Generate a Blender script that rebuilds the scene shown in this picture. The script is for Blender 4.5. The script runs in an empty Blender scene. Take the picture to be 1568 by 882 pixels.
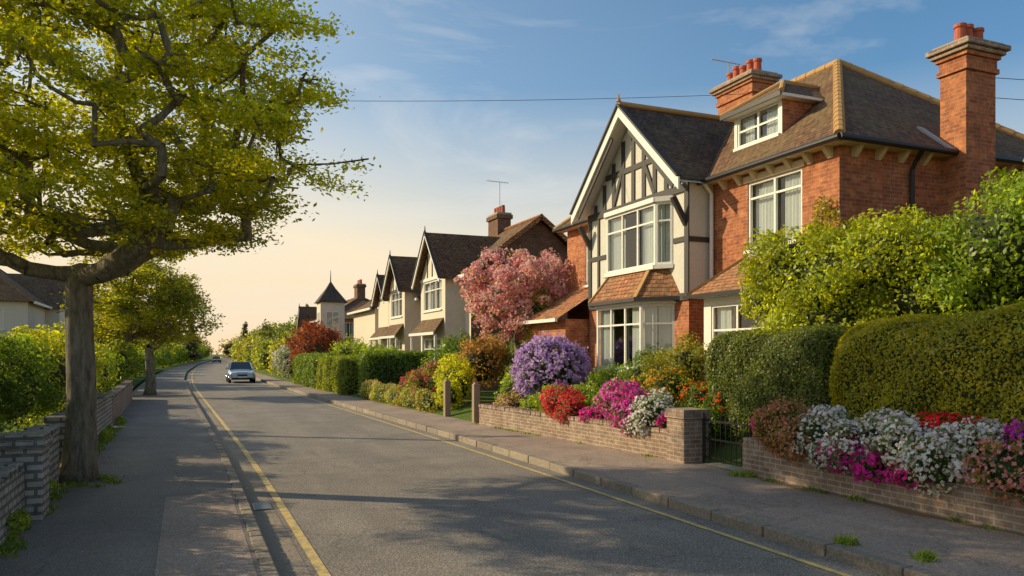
import bpy, math, random, sys
import numpy as np
from mathutils import Vector
random.seed(7); rng=np.random.default_rng(11)
sc=bpy.context.scene
R=math.radians
# ------------------------------------------------------------------ materials
def newmat(name):
    m=bpy.data.materials.new(name); m.use_nodes=True
    nt=m.node_tree; nt.nodes.clear()
    o=nt.nodes.new('ShaderNodeOutputMaterial')
    return m,nt,o
def noise(nt,vec,scale,detail=4,rough=.6):
    n=nt.nodes.new('ShaderNodeTexNoise'); n.inputs['Scale'].default_value=scale
    n.inputs['Detail'].default_value=detail; n.inputs['Roughness'].default_value=rough
    if vec is not None: nt.links.new(vec,n.inputs['Vector'])
    return n.outputs['Fac']
def ramp(nt,fac,stops):
    r=nt.nodes.new('ShaderNodeValToRGB'); nt.links.new(fac,r.inputs['Fac'])
    e=r.color_ramp.elements
    while len(e)<len(stops): e.new(.5)
    for i,(p,c) in enumerate(stops):
        e[i].position=p; e[i].color=(c[0],c[1],c[2],1) if hasattr(c,'__len__') else (c,c,c,1)
    return r.outputs['Color']
def mix(nt,fac,a,b,mode='MIX'):
    m=nt.nodes.new('ShaderNodeMix'); m.data_type='RGBA'; m.blend_type=mode
    for sock,v in ((m.inputs[0],fac),(m.inputs[6],a),(m.inputs[7],b)):
        if isinstance(v,bpy.types.NodeSocket): nt.links.new(v,sock)
        elif hasattr(v,'__len__'): sock.default_value=(v[0],v[1],v[2],1)
        else: sock.default_value=v
    return m.outputs[2]
def math_(nt,op,a,b=0.,clamp=False):
    m=nt.nodes.new('ShaderNodeMath'); m.operation=op; m.use_clamp=clamp
    for i,v in enumerate((a,b)):
        if isinstance(v,bpy.types.NodeSocket): nt.links.new(v,m.inputs[i])
        else: m.inputs[i].default_value=v
    return m.outputs[0]
def bump(nt,h,strength,dist):
    b=nt.nodes.new('ShaderNodeBump'); b.inputs['Strength'].default_value=strength; b.inputs['Distance'].default_value=dist
    nt.links.new(h,b.inputs['Height']); return b.outputs['Normal']
def princ(nt,o,col,rough=.8,normal=None,metal=0,spec=.4):
    p=nt.nodes.new('ShaderNodeBsdfPrincipled')
    if isinstance(col,bpy.types.NodeSocket): nt.links.new(col,p.inputs['Base Color'])
    else: p.inputs['Base Color'].default_value=(*col,1)
    if isinstance(rough,bpy.types.NodeSocket): nt.links.new(rough,p.inputs['Roughness'])
    else: p.inputs['Roughness'].default_value=rough
    p.inputs['Metallic'].default_value=metal
    p.inputs['Specular IOR Level'].default_value=spec
    if normal is not None: nt.links.new(normal,p.inputs['Normal'])
    nt.links.new(p.outputs[0],o.inputs[0]); return p
def objc(nt):
    g=nt.nodes.new('ShaderNodeNewGeometry'); return g.outputs['Position']
def uvc(nt):
    g=nt.nodes.new('ShaderNodeUVMap'); g.uv_map='UVMap'; return g.outputs['UV']
def simple(name,col,rough=.7,var=.25,scale=3,bs=.15,metal=0,spec=.4):
    m,nt,o=newmat(name); p=objc(nt)
    n1=noise(nt,p,scale,5); n2=noise(nt,p,scale*14,4)
    c=mix(nt,n1,[x*(1-var) for x in col],[min(x*(1+var),.95) for x in col])
    c=mix(nt,.35,c,ramp(nt,n2,[(.3,[x*.6 for x in col]),(.7,[min(x*1.25,.95) for x in col])]))
    princ(nt,o,c,rough,bump(nt,n2,bs,.02),metal,spec); return m
def brickmat(name,c1,c2,mortar,bw=.225,rh=.075,ms=.008,stain=(.5,.45,.4),bs=.6,c3=None):
    m,nt,o=newmat(name); uv=uvc(nt); p=objc(nt)
    b=nt.nodes.new('ShaderNodeTexBrick'); nt.links.new(uv,b.inputs['Vector'])
    b.inputs['Scale'].default_value=1; b.inputs['Brick Width'].default_value=bw; b.inputs['Row Height'].default_value=rh
    b.inputs['Mortar Size'].default_value=ms; b.inputs['Mortar Smooth'].default_value=.2; b.inputs['Bias'].default_value=0
    b.inputs['Color1'].default_value=(*c1,1); b.inputs['Color2'].default_value=(*c2,1); b.inputs['Mortar'].default_value=(*mortar,1)
    n1=noise(nt,p,.8,5,.65); n2=noise(nt,p,6,5,.7); n3=noise(nt,p,55,2)
    c=mix(nt,ramp(nt,n1,[(.36,0),(.70,.8)]),b.outputs['Color'],stain,'MULTIPLY')
    c=mix(nt,.7,c,ramp(nt,n2,[(.3,.55),(.7,1.35)]),'MULTIPLY')
    if c3: c=mix(nt,ramp(nt,n2,[(.54,0),(.70,.5)]),c,c3)
    h=mix(nt,.3,b.outputs['Fac'],n3); inv=nt.nodes.new('ShaderNodeInvert'); nt.links.new(h,inv.inputs['Color'])
    princ(nt,o,c,.88,bump(nt,inv.outputs[0],bs,.012),0,.25); return m
def tilemat(name,c1,c2,moss):
    m,nt,o=newmat(name); uv=uvc(nt); p=objc(nt)
    b=nt.nodes.new('ShaderNodeTexBrick'); nt.links.new(uv,b.inputs['Vector'])
    b.inputs['Scale'].default_value=1; b.inputs['Brick Width'].default_value=.17; b.inputs['Row Height'].default_value=.125
    b.inputs['Mortar Size'].default_value=.008; b.inputs['Mortar Smooth'].default_value=.3
    b.inputs['Color1'].default_value=(*c1,1); b.inputs['Color2'].default_value=(*c2,1)
    b.inputs['Mortar'].default_value=(*[x*.15 for x in c1],1)
    n1=noise(nt,p,.9,5,.7); n2=noise(nt,p,7,5,.75)
    c=mix(nt,ramp(nt,n1,[(.4,0),(.65,.8)]),b.outputs['Color'],moss)
    c=mix(nt,.9,c,ramp(nt,n2,[(.3,.35),(.7,1.65)]),'MULTIPLY')
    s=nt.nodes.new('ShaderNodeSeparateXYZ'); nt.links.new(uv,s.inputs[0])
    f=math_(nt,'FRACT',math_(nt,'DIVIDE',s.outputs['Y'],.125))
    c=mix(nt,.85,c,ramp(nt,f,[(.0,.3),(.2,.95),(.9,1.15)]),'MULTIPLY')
    a=math_(nt,'SUBTRACT',math_(nt,'SUBTRACT',1.,f),b.outputs['Fac'])
    a2=math_(nt,'ADD',math_(nt,'MULTIPLY',n2,.8),a)
    princ(nt,o,c,.85,bump(nt,a2,1,.03),0,.25); return m
M={}
M['brick']=brickmat('red_brick',(.58,.205,.08),(.37,.115,.055),(.42,.30,.20),stain=(.62,.50,.42),c3=(.64,.29,.11))
M['brick_dk']=brickmat('brown_brick',(.25,.13,.075),(.18,.09,.055),(.22,.17,.13))
M['brick_old']=brickmat('old_wall_brick',(.40,.27,.19),(.28,.20,.15),(.50,.43,.35),ms=.011,stain=(.58,.52,.46),bs=1,c3=(.46,.38,.30))
M['brick_grey']=brickmat('grey_stone_wall',(.42,.40,.35),(.55,.52,.46),(.2,.19,.17),bw=.21,rh=.095,ms=.02,stain=(.5,.5,.42),bs=1,c3=(.30,.29,.25))
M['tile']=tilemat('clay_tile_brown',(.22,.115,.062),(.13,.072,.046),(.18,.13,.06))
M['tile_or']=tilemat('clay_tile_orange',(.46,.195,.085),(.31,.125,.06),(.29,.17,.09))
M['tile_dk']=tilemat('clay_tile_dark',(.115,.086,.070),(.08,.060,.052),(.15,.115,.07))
M['ridge']=simple('ridge_tile',(.48,.28,.10),.8,.4,6)
M['white']=simple('white_paint',(.78,.75,.68),.5,.06,2,.05)
M['cream']=simple('cream_paint',(.62,.50,.32),.6,.12,3)
M['render']=simple('cream_render',(.72,.62,.48),.85,.14,1.5,.2)
M['panel']=simple('timber_panel_render',(.62,.59,.50),.85,.2,2,.2)
M['timber']=simple('dark_timber',(.05,.044,.04),.6,.3,5)
M['black']=simple('black_paint',(.02,.02,.02),.4,.2,5,.03)
M['lead']=simple('lead_flashing',(.35,.37,.38),.5,.2,5)
M['pot']=simple('terracotta_pot',(.45,.11,.055),.75,.3,8)
M['curtain']=simple('curtain_cloth',(.72,.70,.65),.9,.05,3)
M['inside']=simple('interior_dark',(.07,.06,.05),.9)
M['stone']=simple('stone_cap',(.38,.33,.26),.85,.3,6,.4)
M['wood']=simple('weathered_wood',(.32,.24,.16),.8,.3,8,.4)
def barkm():
    m,nt,o=newmat('bark'); p=objc(nt)
    mp=nt.nodes.new('ShaderNodeMapping'); mp.inputs['Scale'].default_value=(9,9,2.2); nt.links.new(p,mp.inputs['Vector'])
    n1=noise(nt,mp.outputs[0],1.6,6,.7); n2=noise(nt,p,2.5,4)
    c=ramp(nt,n1,[(.3,(.08,.065,.048)),(.5,(.21,.18,.135)),(.72,(.36,.31,.24))])
    c=mix(nt,ramp(nt,n2,[(.45,0),(.7,.45)]),c,(.16,.17,.075))
    princ(nt,o,c,.9,bump(nt,n1,1,.06),0,.2); return m
M['bark']=barkm()
def leafm(name,tr,tint,gl):
    m,nt,o=newmat(name); a=nt.nodes.new('ShaderNodeAttribute'); a.attribute_name='Col'
    d=nt.nodes.new('ShaderNodeBsdfDiffuse'); nt.links.new(a.outputs['Color'],d.inputs['Color'])
    t=nt.nodes.new('ShaderNodeBsdfTranslucent')
    c=mix(nt,1.0,a.outputs['Color'],tint,'MULTIPLY'); nt.links.new(c,t.inputs['Color'])
    x=nt.nodes.new('ShaderNodeMixShader'); x.inputs[0].default_value=tr
    nt.links.new(d.outputs[0],x.inputs[1]); nt.links.new(t.outputs[0],x.inputs[2]); last=x.outputs[0]
    if gl:
        g=nt.nodes.new('ShaderNodeBsdfGlossy'); g.inputs['Roughness'].default_value=.45; g.inputs['Color'].default_value=(.9,.9,.8,1)
        y=nt.nodes.new('ShaderNodeMixShader'); y.inputs[0].default_value=gl; nt.links.new(last,y.inputs[1]); nt.links.new(g.outputs[0],y.inputs[2]); last=y.outputs[0]
    nt.links.new(last,o.inputs[0]); return m
M['leaf']=leafm('leaf',.5,(2.4,2.0,.6),.03)
M['petal']=leafm('petal',.45,(1,1,1),0)
M['core']=simple('shrub_dark_core',(.03,.042,.012),.95,.3,4)  # solid dark green filler inside shrubs and hedges, behind the leaf cards
def glassm():
    m,nt,o=newmat('window_glass')
    ge=nt.nodes.new('ShaderNodeNewGeometry'); dp=nt.nodes.new('ShaderNodeVectorMath'); dp.operation='DOT_PRODUCT'
    nt.links.new(ge.outputs['Incoming'],dp.inputs[0]); nt.links.new(ge.outputs['Normal'],dp.inputs[1])
    ab=math_(nt,'ABSOLUTE',dp.outputs['Value']); om=math_(nt,'SUBTRACT',1.,ab); pw=math_(nt,'POWER',om,4.5)
    ad=nt.nodes.new('ShaderNodeMath'); ad.operation='MULTIPLY_ADD'; nt.links.new(pw,ad.inputs[0]); ad.inputs[1].default_value=.9; ad.inputs[2].default_value=.13; ad.use_clamp=True
    g=nt.nodes.new('ShaderNodeBsdfGlossy'); g.inputs['Roughness'].default_value=.03
    nn=bump(nt,noise(nt,objc(nt),2.2,2),.15,.05); nt.links.new(nn,g.inputs['Normal'])
    t=nt.nodes.new('ShaderNodeBsdfTransparent'); t.inputs[0].default_value=(.80,.86,.86,1)
    x=nt.nodes.new('ShaderNodeMixShader'); nt.links.new(ad.outputs[0],x.inputs[0])
    nt.links.new(t.outputs[0],x.inputs[1]); nt.links.new(g.outputs[0],x.inputs[2]); nt.links.new(x.outputs[0],o.inputs[0]); return m
M['glass']=glassm()
def asphalt(name,ca,cb,patch,ct=1.0):
    m,nt,o=newmat(name); p=objc(nt)
    mp=nt.nodes.new('ShaderNodeMapping'); mp.inputs['Scale'].default_value=(1,.12,1); nt.links.new(p,mp.inputs['Vector'])
    n0=noise(nt,mp.outputs[0],1.3,4,.6); n1=noise(nt,p,.7,5,.65); n2=noise(nt,p,38,3,.8)
    v=nt.nodes.new('ShaderNodeTexVoronoi'); v.inputs['Scale'].default_value=60; nt.links.new(p,v.inputs['Vector'])
    c=mix(nt,ramp(nt,n0,[(.35,0),(.65,1)]),ca,cb)
    c=mix(nt,ramp(nt,n1,[(.42,0),(.62,.7)]),c,patch)
    c=mix(nt,.85*ct,c,ramp(nt,n2,[(.32,.4),(.5,.95),(.7,1.85)]),'MULTIPLY')
    c=mix(nt,.75*ct,c,ramp(nt,v.outputs['Distance'],[(.1,1.4),(.6,.5)]),'MULTIPLY')
    vw=nt.nodes.new('ShaderNodeTexVoronoi'); vw.feature='DISTANCE_TO_EDGE'; vw.inputs['Scale'].default_value=.45
    wob=nt.nodes.new('ShaderNodeVectorMath'); wob.operation='ADD'; nn=nt.nodes.new('ShaderNodeTexNoise'); nn.inputs['Scale'].default_value=1.5; nn.inputs['Detail'].default_value=4
    nt.links.new(p,nn.inputs['Vector']); nt.links.new(p,wob.inputs[0]); nt.links.new(nn.outputs['Color'],wob.inputs[1]); nt.links.new(wob.outputs[0],vw.inputs['Vector'])
    c=mix(nt,ramp(nt,vw.outputs['Distance'],[(.0,.6),(.010,0)]),c,[x*.4 for x in ca])
    h=mix(nt,.5,n2,v.outputs['Distance'])
    princ(nt,o,c,.8,bump(nt,h,.5,.012),0,.4); return m
M['road']=asphalt('asphalt_road',(.28,.24,.195),(.36,.31,.25),(.23,.20,.17))
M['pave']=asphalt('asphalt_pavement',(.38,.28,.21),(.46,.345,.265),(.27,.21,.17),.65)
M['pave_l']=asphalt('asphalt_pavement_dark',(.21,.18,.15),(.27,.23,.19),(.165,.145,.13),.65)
def ground():
    m,nt,o=newmat('grass_ground'); p=objc(nt)
    n1=noise(nt,p,.6,4); n2=noise(nt,p,25,3)
    c=ramp(nt,n1,[(.3,(.07,.12,.025)),(.5,(.11,.16,.03)),(.7,(.14,.15,.05))])
    c=mix(nt,.6,c,ramp(nt,n2,[(.3,.5),(.7,1.4)]),'MULTIPLY')
    princ(nt,o,c,.95,bump(nt,n2,.8,.04),0,.1); return m
M['grass']=ground()
M['soil']=simple('soil',(.24,.16,.08),.95,.4,6,.6)
def yellow():
    m,nt,o=newmat('yellow_line_paint'); p=objc(nt)
    n1=noise(nt,p,6,6,.75); n2=noise(nt,p,60,3)
    c=mix(nt,ramp(nt,n2,[(.3,0),(.7,1)]),(.55,.37,.09),(.74,.54,.20))
    c=mix(nt,ramp(nt,n1,[(.47,0),(.60,.9)]),c,(.32,.27,.20))
    princ(nt,o,c,.7,bump(nt,n2,.4,.01)); return m
M['yellow']=yellow()
def kerbm():
    m,nt,o=newmat('kerb_stone'); p=objc(nt); n1=noise(nt,p,1.2,5); n2=noise(nt,p,30,4)
    g=nt.nodes.new('ShaderNodeNewGeometry')
    c=mix(nt,n1,(.26,.21,.155),(.42,.345,.26)); c=mix(nt,g.outputs['Random Per Island'],c,mix(nt,.55,c,(.17,.145,.12)))
    c=mix(nt,.7,c,ramp(nt,n2,[(.3,.5),(.7,1.35)]),'MULTIPLY')
    princ(nt,o,c,.85,bump(nt,n2,.5,.015),0,.3); return m
M['kerb']=kerbm()
# ------------------------------------------------------------------ mesh builder
def empty(name):
    e=bpy.data.objects.new(name,None); sc.collection.objects.link(e); return e
class MB:
    def __init__(s): s.v=[]; s.f=[]; s.m=[]; s.mats=[]
    def mi(s,k):
        if k not in s.mats: s.mats.append(k)
        return s.mats.index(k)
    def poly(s,pts,mat):
        i=len(s.v); s.v+= [tuple(map(float,p)) for p in pts]; s.f.append(tuple(range(i,i+len(pts)))); s.m.append(s.mi(mat))
    def hexa(s,c,mat):
        i=len(s.v); s.v+=[tuple(map(float,p)) for p in c]
        for q in ((0,3,2,1),(4,5,6,7),(0,1,5,4),(1,2,6,5),(2,3,7,6),(3,0,4,7)):
            s.f.append(tuple(i+k for k in q)); s.m.append(s.mi(mat))
    def box(s,x0,x1,y0,y1,z0,z1,mat):
        s.hexa([(x0,y0,z0),(x1,y0,z0),(x1,y1,z0),(x0,y1,z0),(x0,y0,z1),(x1,y0,z1),(x1,y1,z1),(x0,y1,z1)],mat)
    def ob(s,p,h,n,a0,a1,z0,z1,b0,b1,mat):
        def P(a,b,z): return (p[0]+h[0]*a+n[0]*b,p[1]+h[1]*a+n[1]*b,z)
        s.hexa([P(a0,b0,z0),P(a1,b0,z0),P(a1,b1,z0),P(a0,b1,z0),P(a0,b0,z1),P(a1,b0,z1),P(a1,b1,z1),P(a0,b1,z1)],mat)
    def beam(s,p,q,w,t,mat,up=(0,0,1)):
        p=Vector(p);q=Vector(q);d=(q-p).normalized();u=Vector(up);sd=d.cross(u).normalized();u=sd.cross(d).normalized()
        a=sd*w/2;b=u*t/2
        s.hexa([p-a-b,p+a-b,p+a+b,p-a+b,q-a-b,q+a-b,q+a+b,q-a+b],mat)
    def tube(s,pts,rad,mat,sides=8,cap=True):
        pts=[Vector(p) for p in pts]; 
        if not hasattr(rad,'__len__'): rad=[rad]*len(pts)
        rings=[]
        ref=None
        for i,p in enumerate(pts):
            d=(pts[min(i+1,len(pts)-1)]-pts[max(i-1,0)]).normalized()
            if ref is None: ref=Vector((1,0,0)) if abs(d.x)<.8 else Vector((0,1,0))
            a=d.cross(ref).normalized(); b=a.cross(d).normalized(); ref=b
            st=len(s.v)
            for k in range(sides):
                t=2*math.pi*k/sides; s.v.append(tuple(p+(a*math.cos(t)+b*math.sin(t))*rad[i]))
            rings.append(st)
        m=s.mi(mat)
        for i in range(len(rings)-1):
            for k in range(sides):
                k2=(k+1)%sides; s.f.append((rings[i]+k,rings[i]+k2,rings[i+1]+k2,rings[i+1]+k)); s.m.append(m)
        if cap:
            s.f.append(tuple(rings[0]+k for k in reversed(range(sides)))); s.m.append(m)
            s.f.append(tuple(rings[-1]+k for k in range(sides))); s.m.append(m)
    def build(s,name,parent=None,smooth=False,bevel=0):
        me=bpy.data.meshes.new(name); me.from_pydata(s.v,[],s.f)
        for k in s.mats: me.materials.append(M[k])
        me.polygons.foreach_set('material_index',s.m)
        if smooth: me.polygons.foreach_set('use_smooth',[True]*len(s.f))
        me.update()
        uv=me.uv_layers.new(name='UVMap'); 
        co=np.array(s.v); out=np.zeros((len(me.loops),2)); Z=np.array([0,0,1.0])
        for pl in me.polygons:
            n=np.array(pl.normal)
            if abs(n[2])>.99: u=np.array([1,0,0.]);v=np.array([0,1.,0])
            else:
                u=np.cross(Z,n); u/=np.linalg.norm(u)+1e-9; v=np.cross(n,u)
            if v[2]<0: v=-v
            for li,vi in zip(pl.loop_indices,pl.vertices):
                out[li]=(co[vi]@u,co[vi]@v)
        uv.data.foreach_set('uv',out.ravel())
        ob=bpy.data.objects.new(name,me); sc.collection.objects.link(ob)
        if parent: ob.parent=parent
        if bevel:
            b=ob.modifiers.new('b','BEVEL'); b.width=bevel; b.segments=2; b.limit_method='ANGLE'
        return ob
# ------------------------------------------------------------------ foliage
LB=1.5
def hue(base,n,var=.25,yel=.3):
    b=np.array(base)[None,:]*LB*np.exp(rng.normal(0,var,(n,1)))
    y=rng.random((n,1))**2*yel
    return np.clip(b*(1+y*np.array([[1.6,.9,-.3]])),.003,.9)
def leaf_arrays(P,size,nrm=None,spread=1.0,aspect=.55):
    n=len(P); a=rng.normal(size=(n,3)); 
    if nrm is not None:
        nn=nrm+rng.normal(size=(n,3))*spread; nn/=np.linalg.norm(nn,axis=1,keepdims=True)+1e-9
        a=a-nn*(a*nn).sum(1,keepdims=True)
    a/=np.linalg.norm(a,axis=1,keepdims=True)+1e-9
    if nrm is not None: b=np.cross(nn,a)
    else:
        b=rng.normal(size=(n,3)); b-=a*(a*b).sum(1,keepdims=True); b/=np.linalg.norm(b,axis=1,keepdims=True)+1e-9
    s=np.asarray(size).reshape(-1,1)*.5
    return np.stack([P-a*s,P+b*s*aspect-a*s*.1,P+a*s,P-b*s*aspect-a*s*.1],1)
def quads_obj(name,parts,parent=None):
    mats=[];mi=[];Vs=[];Cs=[]
    for V,C,k in parts:
        if len(V)==0: continue
        if k not in mats: mats.append(k)
        mi.append(np.full(len(V),mats.index(k))); Vs.append(V); Cs.append(C)
    V=np.concatenate(Vs);C=np.concatenate(Cs);mi=np.concatenate(mi); n=len(V)
    me=bpy.data.meshes.new(name); me.vertices.add(n*4); me.vertices.foreach_set('co',V.reshape(-1).astype(np.float32))
    me.loops.add(n*4); me.loops.foreach_set('vertex_index',np.arange(n*4,dtype=np.int32))
    me.polygons.add(n); me.polygons.foreach_set('loop_start',np.arange(n,dtype=np.int32)*4); 
    try: me.polygons.foreach_set('loop_total',np.full(n,4,dtype=np.int32))
    except Exception: pass
    for k in mats: me.materials.append(M[k])
    me.polygons.foreach_set('material_index',mi.astype(np.int32))
    me.update(calc_edges=True)
    at=me.attributes.new('Col','FLOAT_COLOR','POINT')
    c=np.ones((n*4,4),np.float32); c[:,:3]=np.repeat(C,4,axis=0); at.data.foreach_set('color',c.ravel())
    ob=bpy.data.objects.new(name,me); sc.collection.objects.link(ob)
    if parent: ob.parent=parent
    return ob
def sphere_quads(c,r,k=6):
    out=[]
    g=np.linspace(-1,1,k+1)
    for ax in range(3):
        for sg in (-1,1):
            for i in range(k):
                for j in range(k):
                    q=[]
                    for (a,b) in ((g[i],g[j]),(g[i+1],g[j]),(g[i+1],g[j+1]),(g[i],g[j+1])):
                        p=[0,0,0]; p[ax]=sg; p[(ax+1)%3]=a; p[(ax+2)%3]=b; p=np.array(p,float); p/=np.linalg.norm(p); q.append(p)
                    out.append(q)
    V=np.array(out); d=V
    w=1+.08*np.sin(d[...,0:1]*5+c[0])*np.sin(d[...,1:2]*6+c[1]*3)+.06*np.sin(d[...,2:3]*9+c[2])
    return V*w*np.array(r)+np.array(c)
def dirs(n):
    d=rng.normal(size=(n,3)); return d/np.linalg.norm(d,axis=1,keepdims=True)
def noise3(p):
    return .5+.25*(np.sin(p[:,0]*2.1+1.3*np.sin(p[:,1]*1.7))+np.sin(p[:,1]*2.7+p[:,2]*1.9+1.1*np.sin(p[:,0]*1.3)))
def blob(c,r,col,size,dens=1.0,clump=.28,flower=None,ff=.5,fsize=.06,core=True,var=.25,yel=.35):
    """lumpy shrub made of leaf clumps on a shell; returns parts"""
    c=np.array(c,float); r=np.array(r,float) if hasattr(r,'__len__') else np.array([r]*3,float)
    area=4*math.pi*((r[0]*r[1])**1.6/3+(r[0]*r[2])**1.6/3+(r[1]*r[2])**1.6/3)**(1/1.6)
    n=int(area/(size*size)*2.8*dens)
    K=max(8,int(30/(clump/.28)**2)); cd=dirs(K); cd[:,2]=np.where(cd[:,2]<-.5,-cd[:,2],cd[:,2]); cr=.84+.18*rng.random(K)
    cc=cd*cr[:,None]; which=rng.integers(0,K,n)
    off=dirs(n)*(clump*(.55+.5*rng.random((n,1))**.5)*(.7+.6*rng.random(K)[which][:,None]))
    n0=int(n*.3); off[:n0]=0; pts=cc[which]+off
    pts[:n0]=dirs(n0)*(.78+.22*rng.random((n0,1))); off[:n0]=pts[:n0]
    keep=np.linalg.norm(pts,axis=1)>.6; pts=pts[keep]; which=which[keep]; off=off[keep]
    nr=off/(np.linalg.norm(off,axis=1,keepdims=True)+1e-6)+.3*pts
    P=pts*r+c
    cv=np.exp(rng.normal(0,.22,K))[which][:,None]
    C=hue(col,len(P),var,yel)*cv
    parts=[(leaf_arrays(P,size*(.6+.8*rng.random(len(P))),nr,.7),np.clip(C,.003,.9),'leaf')]
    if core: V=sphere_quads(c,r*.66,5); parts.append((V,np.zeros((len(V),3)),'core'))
    if flower is not None:
        fl=[flower] if not isinstance(flower[0],(tuple,list)) else flower
        m=int(n*ff*(size/fsize)**1.5*.9)
        d=pts[rng.integers(0,len(pts),m)]; d=d*(1.03+.10*rng.random((m,1)))
        dn=d/np.linalg.norm(d,axis=1,keepdims=True)
        g=noise3(d*r*6+c)>(.42-ff*.35)
        d=d[g];dn=dn[g]
        FC=np.array(fl)[rng.integers(0,len(fl),len(d))]*np.exp(rng.normal(0,.15,(len(d),1)))
        parts.append((leaf_arrays(d*r+c,fsize*(.6+.7*rng.random(len(d))),dn,.5,.85),np.clip(FC,0,.92),'petal'))
    return parts
def hedge(name,x0,x1,y0,y1,z0,z1,col,size=.05,dens=1.5,rd=.25,lump=.05,parent=None,var=.2,yel=.3):
    """clipped hedge: rounded box surface densely covered with leaves"""
    L=np.array([x1-x0,y1-y0,z1-z0]); c=np.array([(x0+x1)/2,(y0+y1)/2,(z0+z1)/2])
    A=[L[1]*L[2],L[1]*L[2],L[0]*L[2],L[0]*L[2],L[0]*L[1]]; tot=sum(A); n=int(tot/(size*size)*2.6*dens)
    side=rng.choice(5,n,p=np.array(A)/tot); p=(rng.random((n,3))-.5)
    for s,(ax,sg) in enumerate(((0,-1),(0,1),(1,-1),(1,1),(2,1))):
        m=side==s; p[m,ax]=.5*sg
    def place(p):
        q=p*L; h=L/2-rd; inn=np.clip(q,-h,h); inn[:,2]=np.clip(q[:,2],-L[2]/2,h[2]); d=q-inn; l=np.linalg.norm(d,axis=1,keepdims=True)+1e-6
        m=l[:,0]>1e-5
        dn=np.where(m[:,None],d/l,0)
        q=inn+dn*np.minimum(l,rd)
        w=q+c
        wob=lump*(np.sin(w[:,0:1]*2.3+w[:,1:2]*1.9)+np.sin(w[:,1:2]*3.7+w[:,2:3]*4.1)+.6*np.sin(w[:,2:3]*7+w[:,0:1]*6+w[:,1:2]*8))
        return w+dn*wob,dn
    P,dn=place(p); P=P+dn*rng.normal(0,size*.5,(n,1))
    C=hue(col,n,var,yel)*(0.8+.4*noise3(P*2.2)[:,None])
    parts=[(leaf_arrays(P,size*(.6+.8*rng.random(n)),dn,.55,.65),np.clip(C,.003,.9),'leaf')]
    q=[]
    for ax,sg in ((0,-1),(0,1),(1,-1),(1,1),(2,1)):
        o=[a for a in range(3) if a!=ax]; k0=max(2,int(L[o[0]]/.2)); k1=max(2,int(L[o[1]]/.2))
        for i in range(k0):
            for j in range(k1):
                for (a,b) in ((i,j),(i+1,j),(i+1,j+1),(i,j+1)):
                    v=[0,0,0]; v[ax]=.5*sg; v[o[0]]=a/k0-.5; v[o[1]]=b/k1-.5; q.append(v)
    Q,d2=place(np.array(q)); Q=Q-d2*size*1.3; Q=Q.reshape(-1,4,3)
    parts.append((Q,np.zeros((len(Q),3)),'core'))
    return quads_obj(name,parts,parent)
def shrub(name,blobs,col,size=.07,**kw):
    parts=[]
    for b in blobs: parts+=blob(b[:3],b[3] if len(b)==4 else b[3:],col,size,**kw)
    return quads_obj(name,parts)
def tufts(pts,h=.2,col=(.10,.17,.03),n=60,spread=.12):
    Vs=[];Cs=[]
    for (x,y,z) in pts:
        b=np.array([x,y,z])+np.c_[rng.normal(0,spread,(n,2)),np.zeros(n)]
        l=h*(.3+.8*rng.random(n)); lean=rng.normal(0,.7,(n,2))
        t=b+np.c_[lean*l[:,None],l]; s=np.c_[rng.normal(size=(n,2)),np.zeros(n)]; s/=np.linalg.norm(s,axis=1,keepdims=True); s*=.008
        mid=(b+t)/2+np.c_[lean*-.1*l[:,None],l*.1]
        Vs.append(np.stack([b-s,b+s,mid+s,mid-s],1)); Vs.append(np.stack([mid-s,mid+s,t+s*.1,t-s*.1],1))
        c=hue(col,n,.3,.4); Cs+= [c,c]
    return (np.concatenate(Vs),np.concatenate(Cs),'leaf')
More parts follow.
